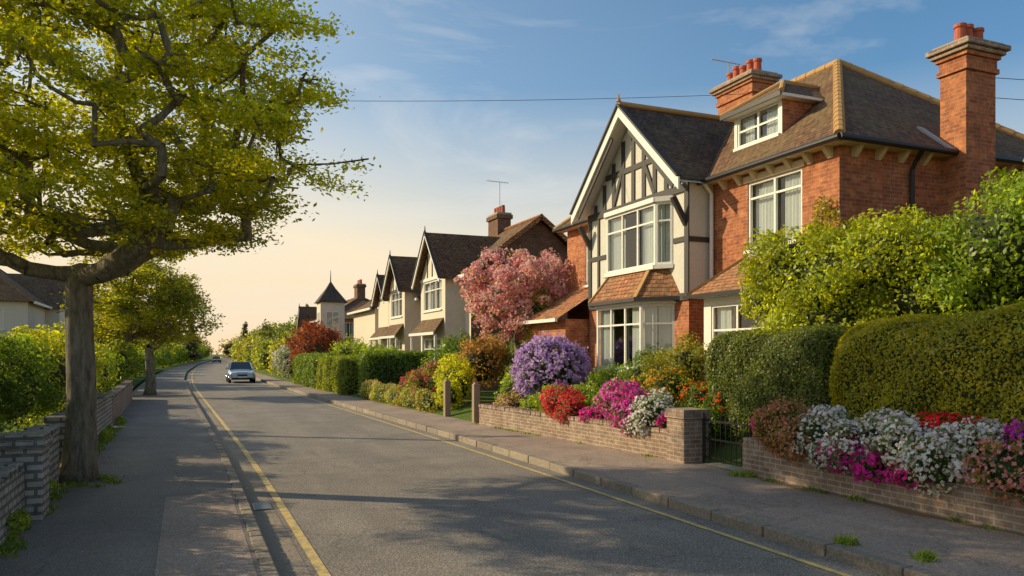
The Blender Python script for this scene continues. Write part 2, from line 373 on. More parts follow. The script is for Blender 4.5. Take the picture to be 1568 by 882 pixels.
def make_tree(name,base,trunk_h,r0,clumps,col,size,per,flower=None,ff=0,fsize=.06,lean=(0,0),step=.35,flat=.5,yel=.5,arc=.15,rp=.45,twigs=3):
    e=empty(name); base=np.array(base,float); nodes=[base.copy()]; par=[-1]
    k=max(3,int(trunk_h/.3))
    for i in range(1,k+1):
        t=i/k; nodes.append(base+np.array([lean[0]*t+.03*math.sin(t*5),lean[1]*t+.03*math.cos(t*4),trunk_h*t])); par.append(i-1)
    fork=len(nodes)-1; top=nodes[-1].copy(); 
    cl=sorted(clumps,key=lambda c:np.linalg.norm(np.array(c[:3])-top))
    for c in cl:
        t=np.array(c[:3]); A=np.array(nodes[fork-1:]); 
        d=np.linalg.norm(A-t,axis=1); pen=np.where(A[:,2]>t[2]+.1,1.2,0)+.25*np.linalg.norm(A-top,axis=1)
        bi=int(np.argmin(d+pen))+fork-1; s=nodes[bi]; L=np.linalg.norm(t-s); m=max(1,int(L/step)); prev=bi
        hz=np.array([-(t-s)[1],(t-s)[0],0])/(L+1e-6)
        wav=rng.normal(0,.07*L)
        for i in range(1,m+1):
            f=i/m; p=s+(t-s)*f; p=p+np.array([0,0,-arc*L*math.sin(f*math.pi)*.7])+hz*wav*math.sin(f*math.pi)+rng.normal(0,.025,3)*(f<1)
            nodes.append(p); par.append(prev); prev=len(nodes)-1
        for _ in range(twigs):
            q=t+rng.normal(size=3)*np.array(c[3:6])*.55
            md=(t+q)/2+rng.normal(0,.04,3)
            nodes.append(md);par.append(prev);nodes.append(q);par.append(len(nodes)-2)
    n=len(nodes); cnt=[0]*n; haschild=[False]*n
    for i in range(n):
        if par[i]>=0: haschild[par[i]]=True
    for i in reversed(range(n)):
        if not haschild[i]: cnt[i]+=1
        if par[i]>=0: cnt[par[i]]+=cnt[i]
    rad=[r0*(cnt[i]/cnt[0])**rp for i in range(n)]
    for i in range(fork+1):
        t=i/fork; rad[i]=r0*(1.0-.15*t)+(r0*.4*math.exp(-t*trunk_h*3.5))
    mb=MB()
    mb.tube([nodes[i] for i in range(fork+1)],rad[:fork+1],'bark',14)
    for i in range(fork+1,n):
        p=par[i]; rp_=min(rad[p],rad[i]*1.25) if p>fork else min(rad[fork],rad[i]*1.35)
        if rad[i]<.003: rad[i]=.003
        pp=np.array(nodes[p]); dd=nodes[i]-pp
        mb.tube([pp-dd*.06,nodes[i]],[max(rp_,.004),rad[i]],'bark',8 if rad[i]>.02 else 4,cap=False)
    mb.build('trunk_and_branches',e,smooth=True)
    parts=[]
    for c in clumps:
        m=int(per*rng.uniform(.7,1.25)); t=np.array(c[:3]); r=np.array(c[3:6])
        K=7; sub=rng.normal(0,.5,(K,3)); w=rng.integers(0,K,m)
        P=t+(sub[w]+rng.normal(0,.27,(m,3)))*r
        nr=np.tile([0,0,1.0],(m,1))
        C=hue(col,m,.2,yel)*math.exp(rng.normal(0,.18))
        parts.append((leaf_arrays(P,size*(.55+.8*rng.random(m)),nr,flat),np.clip(C,.003,.9),'leaf'))
        if flower is not None:
            mf=int(m*ff); P=t+(sub[rng.integers(0,K,mf)]+dirs(mf)*.42)*r
            FC=np.array(flower)[rng.integers(0,len(flower),mf)]*np.exp(rng.normal(0,.12,(mf,1)))
            parts.append((leaf_arrays(P,fsize*(.6+.7*rng.random(mf)),None,1,.85),np.clip(FC,0,.92),'petal'))
    quads_obj('crown',parts,e)
    return e
# ------------------------------------------------------------------ road layout
KY=[-40,15,30,55,90,150,250,400]; KS=[0,0,-.3,-.8,-.6,1.3,6.5,14]
def sh(y):
    w=min(12,max(2,y*.25)); return float(np.mean(np.interp(np.linspace(y-w,y+w,9),KY,KS)))
YS=list(np.arange(-6,40,.75))+list(np.arange(40,100,3))+list(np.arange(100,420,8))
def strip(name,fx0,fx1,z,mat,ys=YS):
    v=[];f=[]
    for i,y in enumerate(ys):
        s=sh(y); v+=[(fx0(y)+s,y,z),(fx1(y)+s,y,z)]
        if i: k=2*i; f.append((k-2,k-1,k+1,k))
    mb=MB(); mb.v=v; mb.f=f; mb.m=[mb.mi(mat)]*len(f)
    return mb.build(name)
K_=lambda c:(lambda y:c)
wallx=lambda y: float(np.interp(y,[-10,11,19.5,34,60,400],[8.12,8.12,7.3,7.0,7.0,7.2]))
g=MB(); g.poly([(-2500,-300,-.03),(2500,-300,-.03),(2500,3500,-.03),(-2500,3500,-.03)],'grass'); g.build('ground')
strip('road',K_(.72),K_(5.86),0,'road')
strip('gutter',K_(.74),K_(1.04),.004,'kerb')
strip('yellow_line',K_(1.10),K_(1.20),.008,'yellow')
strip('yellow_line',K_(5.44),K_(5.52),.008,'yellow')
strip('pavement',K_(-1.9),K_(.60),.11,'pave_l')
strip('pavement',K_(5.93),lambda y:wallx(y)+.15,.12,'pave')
strip('pavement_patch',K_(-.25),K_(.56),.114,'pave',ys=[y for y in YS if y<11.6])
strip('soil_verge',lambda y:wallx(y)-.22-.06*math.sin(y*3.1)-.04*math.sin(y*7.7),lambda y:wallx(y)+.1,.124,'soil',ys=list(np.arange(2,9.9,.1)))
def kerb(name,x0,x1,ztop,step,gap,ymax=130):
    mb=MB(); y=-4
    while y<ymax:
        st=step*(1 if y<40 else 3); s0=sh(y);s1=sh(y+st-gap); j=random.uniform(-.008,.008); dz=random.uniform(-.007,.007)
        mb.hexa([(x0+s0+j,y,-.02),(x1+s0,y,-.02),(x1+s1,y+st-gap,-.02),(x0+s1+j,y+st-gap,-.02),(x0+s0+j,y,ztop+dz),(x1+s0,y,ztop+dz),(x1+s1,y+st-gap,ztop+dz),(x0+s1+j,y+st-gap,ztop+dz)],'kerb')
        y+=st
    return mb.build(name,bevel=.016)
kerb('kerb',5.80,5.955,.127,.9,.02)
kerb('kerb',.60,.735,.118,.24,.016,ymax=60)
mb=MB(); mb.box(.80,1.03,10.4,10.9,.005,.012,'black')
for k in range(9): mb.box(.82,1.01,10.43+k*.05,10.45+k*.05,.0125,.018,'lead')
mb.build('drain_grate')
def garden_right():
    mb=MB()
    def q(y0,y1):
        mb.poly([(wallx(y0)+sh(y0)+.12,y0,.10),(wallx(y0)+sh(y0)+1.2,y0,.42),(wallx(y1)+sh(y1)+1.2,y1,.42),(wallx(y1)+sh(y1)+.12,y1,.10)],'grass')
        mb.poly([(wallx(y0)+sh(y0)+1.2,y0,.42),(60,y0,.42),(60,y1,.42),(wallx(y1)+sh(y1)+1.2,y1,.42)],'grass')
    ys=list(range(-6,100,3))
    for a,b in zip(ys,ys[1:]): q(a,b)
    mb.build('garden_ground')
garden_right()
mb=MB(); mb.poly([(8.1,10.0,.13),(12.2,10.0,.47),(12.2,10.95,.47),(8.1,10.95,.13)],'stone'); mb.build('garden_path')
mb=MB(); 
for a,b in zip(range(-6,100,3),range(-3,103,3)): mb.poly([(-1.95+sh(a),a,.25),(-60,a,.35),(-60,b,.35),(-1.95+sh(b),b,.25)],'grass')
mb.build('garden_ground')
# ------------------------------------------------------------------ garden walls
def gwall(name,p,q,z,t,mat,jit=.012):
    p=Vector((*p,0));q=Vector((*q,0));d=(q-p);L=d.length;h=d.normalized();n=Vector((h.y,-h.x,0))
    mb=MB(); mb.ob(p,h,n,0,L,-.02,z-.09,-t/2,t/2,mat)
    a=0
    while a<L-.05:
        w=.108; j=random.uniform(-jit,jit); k=random.uniform(-jit,jit)
        mb.ob(p,h,n,a,min(a+w,L),z-.088,z+k*.8,-t/2-.012+j,t/2+.012+j,mat); a+=w+.012
    return mb.build(name)
gwall('garden_wall',(8.15,-3),(8.15,9.85),.70,.24,'brick_old')
gwall('garden_wall',(8.05,11.75),(7.36,19.6),.66,.24,'brick_old')
def pier(name,x,y,w,h,mat):
    mb=MB(); mb.box(x-w/2,x+w/2,y-w/2,y+w/2,-.02,h-.16,mat); mb.box(x-w/2-.03,x+w/2+.03,y-w/2-.03,y+w/2+.03,h-.158,h-.07,mat)
    mb.box(x-w/2-.01,x+w/2+.01,y-w/2-.01,y+w/2+.01,h-.068,h,mat); return mb.build(name,bevel=.01)
pier('brick_pier',8.12,11.42,.52,1.04,'brick_old')
mb=MB(); gx=8.25
for i in range(9):
    y=10.0+i*.135; mb.tube([(gx,y,.2),(gx,y,.92+.06*math.sin(i/8*math.pi))],.009,'black',6)
for z in (.24,.55,.86): mb.beam((gx,9.95,z),(gx,11.14,z),.02,.03,'black')
mb.tube([(gx,9.92,.12),(gx,9.92,.98)],.02,'black',8); mb.tube([(gx,11.14,.12),(gx,11.14,.98)],.02,'black',8)
mb.build('iron_garden_gate')
for (x,y,h) in ((7.3,20.0,1.15),(7.25,22.4,1.15)):
    mb=MB(); mb.box(x-.09,x+.09,y-.09,y+.09,0,h,'wood'); mb.hexa([(x-.1,y-.1,h),(x+.1,y-.1,h),(x+.1,y+.1,h),(x-.1,y+.1,h),(x-.03,y-.03,h+.08),(x+.03,y-.03,h+.08),(x+.03,y+.03,h+.08),(x-.03,y+.03,h+.08)],'wood'); mb.build('wooden_gate_post',bevel=.008)
gwall('garden_wall',(-1.82,10.75),(-1.82,12.75),1.0,.28,'brick_grey',jit=.03)
gwall('garden_wall',(-1.86,13.8),(-1.86,22),1.02,.28,'brick_grey',jit=.03)
gwall('garden_wall',(-1.82,-1),(-1.82,10.2),.80,.28,'brick_grey',jit=.03)
pier('stone_pier',-1.76,10.47,.5,1.08,'brick_grey')
gwall('garden_wall',(-1.9,23),(-2.2,36),.9,.26,'brick_old',jit=.02)
# ------------------------------------------------------------------ windows and walls
def wall(mb,p,h,n,L,z0,z1,mat,ops=(),depth=.12):
    """vertical wall with real openings. p start, h along, n outward; ops=(a0,a1,za,zb)"""
    xs=sorted({0,L,*[o[0] for o in ops],*[o[1] for o in ops]}); zs=sorted({z0,z1,*[o[2] for o in ops],*[o[3] for o in ops]})
    def P(a,z,b=0): return (p[0]+h[0]*a+n[0]*b,p[1]+h[1]*a+n[1]*b,z)
    for i in range(len(xs)-1):
        for j in range(len(zs)-1):
            a,b,c,d=xs[i],xs[i+1],zs[j],zs[j+1]; m=((a+b)/2,(c+d)/2)
            if any(o[0]<m[0]<o[1] and o[2]<m[1]<o[3] for o in ops): continue
            mb.poly([P(a,c),P(b,c),P(b,d),P(a,d)],mat)
    for (a,b,c,d) in [o[:4] for o in ops]:
        for q in ([P(a,c),P(a,d),P(a,d,-depth),P(a,c,-depth)],[P(b,c),P(b,d),P(b,d,-depth),P(b,c,-depth)],[P(a,d),P(b,d),P(b,d,-depth),P(a,d,-depth)],[P(a,c),P(b,c),P(b,c,-depth),P(a,c,-depth)]):
            mb.poly(q,mat)
def window(mb,p,h,n,a0,a1,z0,z1,cols=2,transom=.0,depth=.09,curt=.3,sill=True,fw=.055,mat='white'):
    f=lambda A0,A1,Z0,Z1,B0,B1,m:mb.ob(p,h,n,A0,A1,Z0,Z1,B0,B1,m)
    f(a0,a0+fw,z0,z1,-depth,-.02,mat); f(a1-fw,a1,z0,z1,-depth,-.02,mat)
    f(a0+fw,a1-fw,z1-fw,z1,-depth,-.02,mat); f(a0+fw,a1-fw,z0,z0+fw,-depth,-.02,mat)
    ia,ib,iz,iw=a0+fw,a1-fw,z0+fw,z1-fw; W=(ib-ia)/cols
    for k in range(1,cols): f(ia+W*k-.028,ia+W*k+.028,iz,iw,-depth+.003,-.024,mat)
    if transom:
        zt=iz+(iw-iz)*transom
        for k in range(cols): f(ia+W*k+(.029 if k else 0),ia+W*(k+1)-(.029 if k<cols-1 else 0),zt-.022,zt+.022,-depth+.006,-.028,mat)
    def P(a,b,z): return (p[0]+h[0]*a+n[0]*b,p[1]+h[1]*a+n[1]*b,z)
    # one pane per light, each set at a very slightly different angle
    for k in range(cols):
        j=random.uniform(-.004,.004); g0=-depth-.008
        A_,B_=ia+W*k,ia+W*(k+1)
        mb.poly([P(A_,g0+j,iz),P(B_,g0-j,iz),P(B_,g0-j,iw),P(A_,g0+j,iw)],'glass')
    if sill: f(a0-.06,a1+.06,z0-.07,z0-.002,-depth,.07,mat)
    def cur(s,e):
        m=max(4,int((e-s)/.05)); pts=[]
        for i in range(m+1):
            a=s+(e-s)*i/m; b=-depth-.07-(.03 if i%2 else 0)+random.uniform(-.006,.006); pts.append((p[0]+h[0]*a+n[0]*b,p[1]+h[1]*a+n[1]*b))
        for i in range(m): mb.poly([(*pts[i],iz-.02),(*pts[i+1],iz-.02),(*pts[i+1],iw+.02),(*pts[i],iw+.02)],'curtain')
    if curt>0:
        w=(ib-ia); cur(ia-.03,ia+w*curt*random.uniform(.85,1.08)); cur(ib-w*curt*random.uniform(.85,1.08),ib+.03)
    f(ia-.1,ib+.1,iz-.1,iw+.1,-depth-.9,-depth-.85,'inside')
H=Vector
# ------------------------------------------------------------------ main brick house
def main_house():
    e=empty('brick_house'); W=MB(); Rf=MB(); Wi=MB(); T=MB()
    FX=11.3; Y0,Y1=11.1,22.4; BX=18.3
    h=(0,1); n=(-1,0); p=(FX,Y0)
    up=(12.06-Y0,13.68-Y0,4.25,5.72)
    wall(W,p,h,n,15.0-Y0,.3,6,'brick',[up]); 
    window(Wi,p,h,n,*up,cols=2,transom=.78,curt=.43)
    Wi.ob(p,h,n,up[0]-.1,up[1]+.1,5.722,5.86,-.01,.05,'cream')
    wall(W,(FX,19.8),h,n,Y1-19.8,.3,6,'brick',[(.45,1.35,4.1,5.6),(.5,1.5,1.5,2.6)])
    window(Wi,(FX,19.8),h,n,.45,1.35,4.1,5.6,cols=1,transom=.5,curt=.4); window(Wi,(FX,19.8),h,n,.5,1.5,1.5,2.6,cols=2,curt=.25)
    wall(W,(FX,Y0),(1,0),(0,-1),BX-FX,.3,6,'brick',[(4.9,5.7,4.3,5.5)]); window(Wi,(FX,Y0),(1,0),(0,-1),4.9,5.7,4.3,5.5,cols=1,transom=.5)
    wall(W,(FX,Y1),(1,0),(0,1),BX-FX,.3,6,'brick'); wall(W,(BX,Y0),(0,1),(1,0),Y1-Y0,.3,6,'brick')
    W.ob(p,h,n,0,15.0-Y0,3.62,3.70,0,.03,'brick'); W.ob((FX,Y0),(1,0),(0,-1),0,BX-FX,3.62,3.70,0,.03,'brick')
    W.box(FX+.05,BX-.05,Y0+.05,Y1-.05,3.45,3.5,'inside'); W.box(FX+.05,BX-.05,Y0+.05,Y1-.05,5.8,5.85,'inside')
    GX=10.7; ga,gb=15.0,19.8; gp=(GX,ga); gc=17.4
    upw=(.62,3.75,4.15,5.70)
    wall(W,gp,h,n,gb-ga,3.3,5.95,'panel',[upw]); 
    wall(W,gp,h,n,gb-ga,.3,3.3,'brick',[(.6,3.75,1.6,3.2)])
    for yy in (ga,gb): 
        wall(W,(GX,yy),(1,0),(0,-1 if yy==ga else 1),FX-GX,.3,3.3,'brick'); wall(W,(GX,yy),(1,0),(0,-1 if yy==ga else 1),FX-GX,3.3,5.95,'panel')
    W.poly([(GX,ga-.02,5.9),(GX,gb+.02,5.9),(GX,gc,8.2)],'panel')
    b=lambda A0,A1,Z0,Z1,t=.035:T.ob(gp,h,n,A0,A1,Z0,Z1,0,t,'timber')
    b(-.02,4.82,5.78,5.96,.05); b(-.02,4.82,3.25,3.42,.05); b(-.02,.14,3.42,5.78); b(4.66,4.82,3.42,5.78); b(.14,.6,4.62,4.74); b(3.8,4.66,4.62,4.74); b(4.18,4.28,3.42,4.62); b(4.18,4.28,4.74,5.78)
    T.ob((GX,ga),(1,0),(0,-1),0.001,FX-GX,4.6,4.72,0,.03,'timber'); T.ob((GX,ga),(1,0),(0,-1),0.001,FX-GX,3.25,3.4,0,.03,'timber')
    hw=2.4
    for k in range(-4,5):
        yy=gc+k*.5; top=8.2-abs(yy-gc)*(2.3/hw)-.1
        if top>6.1: T.ob((GX,yy),h,n,-.075,.075,5.962,top,0,.033,'timber')
    for (zz) in (6.75,):
        wd=(8.2-zz)*hw/2.3-.1; T.ob((GX,gc),h,n,-wd,wd,zz,zz+.14,0,.04,'timber')
    for sg in (-1,1): T.beam((GX-.02,gc+sg*.5,6.9),(GX-.02,gc+sg*1.0,5.97),.05,.12,'timber')
    def bay(pr,za,zb,a0,a1,cant,transom,cols,cu):
        p0=(GX,ga+a0); pl=(GX-pr,ga+a0+cant); pr_=(GX-pr,ga+a1-cant); p1=(GX,ga+a1)
        for s,q,c in ((p0,pl,1),(pl,pr_,cols),(pr_,p1,1)):
            d=H((q[0]-s[0],q[1]-s[1],0)); L=d.length; d=d/L; nn=(-d.y,d.x) if -d.y<0 else (d.y,-d.x)
            hh=(d.x,d.y); 
            window(Wi,s,hh,nn,0.01,L-.01,za,zb,cols=c,transom=transom,depth=.07,curt=cu if c>1 else .47,sill=False,fw=.06)
            Wi.ob(s,hh,nn,-.03,L+.03,za-.10,za-.003,-.1,.06,'white'); Wi.ob(s,hh,nn,-.03,L+.03,zb+.003,zb+.12,-.1,.05,'white')
        return p0,pl,pr_,p1
    q=bay(.28,4.15,5.66,.65,3.72,.35,.72,3,.38)
    q=bay(.62,1.62,3.2,.55,3.85,.55,.72,3,.30)
    for s,t in zip(q,q[1:]):
        d=H((t[0]-s[0],t[1]-s[1],0)); L=d.length; d/=L; nn=(-d.y,d.x) if -d.y<0 else (d.y,-d.x); W.ob(s,(d.x,d.y),nn,0,L,.3,1.518,-.1,.0,'brick')
    ov=.18
    o=[(GX,ga+.55-ov-.1),(GX-.62-ov,ga+.55+.5),(GX-.62-ov,ga+3.85-.5),(GX,ga+3.85+ov+.1)]; i_=[(GX,ga+.8),(GX-.26,ga+1.25),(GX-.26,ga+3.2),(GX,ga+3.6)]
    for k in range(3): Rf.poly([(*o[k],3.33),(*o[k+1],3.33),(*i_[k+1],4.06),(*i_[k],4.06)],'tile_or'); 
    for k in range(3): Rf.beam((*o[k],3.31),(*o[k+1],3.31),.05,.09,'timber')
    Rf.poly([(*x,3.32) for x in o],'white')
    for k in (1,2): Rf.beam((*o[k],3.35),(*i_[k],4.08),.1,.05,'ridge')
    bp=(10.45,11.15); Lb=2.95
    ops=[(.25,2.7,1.5,3.05)]
    wall(W,bp,h,n,Lb,.3,3.25,'white',ops); window(Wi,bp,h,n,*ops[0],cols=3,transom=.66,curt=.2,depth=.06)
    for yy in (11.15,11.15+Lb): wall(W,(10.45,yy),(1,0),(0,-1 if yy<12 else 1),FX-10.45,.3,3.25,'brick' ,[(.12,.7,1.5,3.05)]); window(Wi,(10.45,yy),(1,0),(0,-1 if yy<12 else 1),.12,.7,1.5,3.05,cols=1,transom=.66,curt=0,depth=.06)
    Rf.poly([(10.2,10.85,3.28),(10.2,14.4,3.28),(FX,13.7,4.12),(FX,11.5,4.12)],'tile_or'); Rf.poly([(10.2,14.4,3.28),(FX,14.4,3.28),(FX,13.7,4.12)],'tile_or'); Rf.poly([(10.2,10.85,3.28),(FX,10.85,3.28),(FX,11.5,4.12)],'tile_or')
    Rf.box(10.2,FX,10.85,14.4,3.22,3.27,'white'); Rf.beam((10.2,10.85,3.3),(FX,11.5,4.14),.1,.05,'ridge'); Rf.beam((10.2,14.4,3.3),(FX,13.7,4.14),.1,.05,'ridge')
    Rf.beam((FX-.02,11.5,4.14),(FX-.02,13.7,4.14),.06,.08,'lead')
    Rf.beam((10.17,10.8,3.25),(10.17,14.45,3.25),.08,.08,'black')
    Rf.poly([(9.7,19.9,3.0),(9.7,22.6,3.0),(FX,22.3,4.0),(FX,19.9,4.0)],'tile_or'); Rf.beam((9.68,19.9,2.97),(9.68,22.6,2.97),.08,.1,'white')
    wall(W,(10.0,19.95),(0,1),(-1,0),2.45,.3,3.0,'brick',[(.8,1.7,.4,2.5)]); wall(W,(10.0,22.4),(1,0),(0,1),1.3,.3,3.0,'brick'); wall(W,(10.0,19.95),(1,0),(0,-1),1.3,.3,3.0,'brick')
    Wi.box(10.10,10.14,20.76,21.64,.42,2.48,'timber')
    ex0,ex1,ey0,ey1=11.0,18.6,10.8,22.7; RZ=9.17; rx=14.8; ra,rb=14.6,18.9; EZ=6.0
    A=(rx,ra,RZ);B=(rx,rb,RZ)
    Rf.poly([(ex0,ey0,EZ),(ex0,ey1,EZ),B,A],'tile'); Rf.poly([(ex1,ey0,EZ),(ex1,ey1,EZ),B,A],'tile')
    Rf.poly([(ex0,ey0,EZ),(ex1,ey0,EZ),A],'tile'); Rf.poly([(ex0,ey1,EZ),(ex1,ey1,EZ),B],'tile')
    def ridge(a,b_,r=.1,mat='ridge'):
        a=H(a);b_=H(b_);L=(b_-a).length;m=max(2,int(L/.32))
        for k in range(m):
            s=a+(b_-a)*(k/m); t=a+(b_-a)*((k+1.06)/m); Rf.tube([s,t],[r,r*.88],mat,10)
    for c in ((ex0,ey0,EZ),(ex1,ey0,EZ)): ridge(c,A,.115)
    for c in ((ex0,ey1,EZ),(ex1,ey1,EZ)): ridge(c,B)
    ridge(A,B)
    Rf.box(ex0+.02,FX,ey0+.02,ey1-.02,5.925,5.965,'cream'); Rf.box(FX+.001,ex1-.02,ey0+.02,Y0,5.925,5.965,'cream')
    Rf.tube([(ex0-.04,ey0-.04,5.97),(ex0-.04,15.0,5.97)],.065,'black',10); Rf.tube([(ex0-.04,ey0-.04,5.97),(ex1,ey0-.04,5.97)],.065,'black',10); Rf.tube([(ex0-.04,19.9,5.97),(ex0-.04,ey1,5.97)],.065,'black',10)
    y=Y0+.15
    while y<14.9: Rf.hexa([(FX-.05,y,5.72),(FX,y,5.72),(FX,y+.1,5.72),(FX-.05,y+.1,5.72),(FX-.24,y,5.924),(FX,y,5.924),(FX,y+.1,5.924),(FX-.24,y+.1,5.924)],'cream'); y+=.52
    x=FX+.3
    while x<BX: Rf.hexa([(x,Y0-.05,5.72),(x+.1,Y0-.05,5.72),(x+.1,Y0,5.72),(x,Y0,5.72),(x,Y0-.24,5.924),(x+.1,Y0-.24,5.924),(x+.1,Y0,5.924),(x,Y0,5.924)],'cream'); x+=.6
    Rf.tube([(13.1,10.77,5.95),(13.1,10.95,5.75),(13.1,11.03,5.6),(13.1,11.03,.3)],.045,'black',8)
    Rf.tube([(11.02,14.85,5.95),(11.22,14.85,5.7),(11.22,14.85,.3)],.045,'white',8)
    ye0,ye1=14.75,20.05; gx0=10.28; GZ=8.36; ez=GZ-(gc-ye0)*.90
    def mainx(z): return ex0+(z-EZ)/((RZ-EZ)/(rx-ex0))
    for ye in (ye0,ye1):
        Rf.poly([(gx0,gc,GZ),(mainx(GZ)+.1,gc,GZ),(mainx(ez)+.1,ye,ez),(gx0,ye,ez)],'tile_dk')
        Rf.poly([(gx0,gc,GZ-.07),(GX+.6,gc,GZ-.07),(GX+.6,ye,ez-.07),(gx0,ye,ez-.07)],'white')
        d=.26
        Rf.hexa([(gx0-.05,gc,GZ-d),(gx0,gc,GZ-d),(gx0,gc,GZ+.03),(gx0-.05,gc,GZ+.03),(gx0-.05,ye,ez-d),(gx0,ye,ez-d),(gx0,ye,ez+.03),(gx0-.05,ye,ez+.03)],'white')
        Rf.beam((gx0-.03,gc,GZ+.05),(gx0-.03,ye,ez+.05),.14,.05,'timber')
        Rf.beam((gx0+.02,gc+(.42 if ye>gc else -.42),GZ-.72),(gx0+.02,ye+(-.3 if ye>gc else .3),ez-.12),.04,.12,'timber')
    Rf.tube([(gx0-.05,gc,GZ+.07),(mainx(GZ),gc,GZ+.07)],.07,'ridge',10)
    Rf.tube([(gx0-.03,gc,GZ),(gx0-.03,gc,GZ+.32)],[.045,.015],'ridge',8); Rf.tube([(gx0-.03,gc,GZ+.12),(gx0-.03,gc,GZ+.2)],[.07,.04],'ridge',8)
    for yy in (ga+.1,gb-.1): Rf.beam((GX,yy,5.0),(gx0+.05,yy,5.62),.1,.12,'timber')
    dx=11.95; da,db=13.35,14.95; dz0=6.7; dz1=7.62; dc=(da+db)/2
    wall(W,(dx,da),h,n,db-da,dz0,dz1,'white',[(.1,db-da-.1,dz0+.12,dz1-.06)]); window(Wi,(dx,da),h,n,.1,db-da-.1,dz0+.12,dz1-.06,cols=2,transom=.5,depth=.07,curt=.35)
    for yy in (da,db): W.poly([(dx,yy,dz0),(mainx(dz1)+.1,yy,dz1),(dx,yy,dz1)],'brick')
    dZ=8.25; o=.22; 
    Rf.poly([(dx-o,da-o,dz1),(dx-o,db+o,dz1),(dx+.75,dc,dZ)],'tile')
    for yy in (da-o,db+o): Rf.poly([(dx-o,yy,dz1),(mainx(dz1)+.15,yy,dz1),(mainx(dZ)+.15,dc,dZ),(dx+.75,dc,dZ)],'tile'); Rf.tube([(dx-o,yy,dz1+.02),(dx+.75,dc,dZ+.02)],.06,'ridge',8)
    Rf.tube([(dx+.75,dc,dZ+.02),(mainx(dZ),dc,dZ+.02)],.06,'ridge',8)
    Rf.box(dx-o+.01,mainx(dz1),da-o+.01,db+o-.01,dz1-.07,dz1-.005,'white')
    Rf.box(dx-o-.03,dx-o+.009,da-o,db+o,dz1-.08,dz1+.02,'black')
    W.build('walls',e); Rf.build('roof',e); Wi.build('windows',e); T.build('timber_framing',e)
    def chimney(name,x0,x1,y0,y1,z0,z1,pots):
        c=MB(); c.box(x0,x1,y0,y1,z0,z1-.62,'brick')
        zz=z1-.618; 
        for g_,t in ((.05,.1),(.02,.18),(.07,.08),(.13,.08),(.19,.1)):
            c.box(x0-g_,x1+g_,y0-g_,y1+g_,zz,zz+t-.002,'brick' if g_<.1 else 'brick_old'); zz+=t
        c.box(x0-.1,x1+.1,y0-.1,y1+.1,zz,zz+.06,'stone'); zz+=.06
        for (px,py,hh) in pots:
            c.tube([(px,py,zz),(px,py,zz+.06),(px,py,zz+.07),(px,py,zz+hh*.8),(px,py,zz+hh*.82),(px,py,zz+hh)],[.14,.14,.11,.10,.125,.12],'pot',14)
        c.build(name,e,bevel=.008)
    chimney('side_chimney',13.98,14.82,10.55,11.12,.3,8.16,[(14.14,10.8,.38),(14.4,10.85,.42),(14.66,10.82,.38)])
    c=MB(); c.box(13.85,14.95,10.45,11.08,.3,4.6,'brick'); c.hexa([(13.85,10.45,4.6),(14.95,10.45,4.6),(14.95,11.08,4.6),(13.85,11.08,4.6),(13.98,10.55,4.9),(14.82,10.55,4.9),(14.82,11.08,4.9),(13.98,11.08,4.9)],'brick')
    c.beam((13.92,11.55,6.66),(13.92,10.78,6.02),.16,.04,'lead'); c.beam((14.88,11.55,6.66),(14.88,10.78,6.02),.16,.04,'lead')
    c.build('chimney_breast',e)
    chimney('ridge_chimney',14.4,15.1,17.25,18.75,7.8,9.85,[(14.75,17.45,.42),(14.75,17.75,.48),(14.75,18.05,.42),(14.75,18.35,.5),(14.75,18.62,.4)])
    return e
main_house()
def aerial(x,y,z,s=1,yaw=.5):
    mb=MB(); mb.tube([(x,y,z-.7*s),(x,y,z+.5*s)],.014,'lead',6); c,s_=math.cos(yaw),math.sin(yaw); L=.75*s
    mb.tube([(x-c*L,y-s_*L,z+.45*s),(x+c*L*.7,y+s_*L*.7,z+.5*s)],.012,'lead',6)
    for i in range(9):
        t=-L+i*L*1.6/8; w=.2*s-.012*i*s; px,py=x+c*t,y+s_*t; mb.tube([(px+s_*w,py-c*w,z+.47*s),(px-s_*w,py+c*w,z+.47*s)],.006,'lead',4)
    mb.build('tv_aerial')
aerial(14.9,18.9,10.25,.9,0.1)
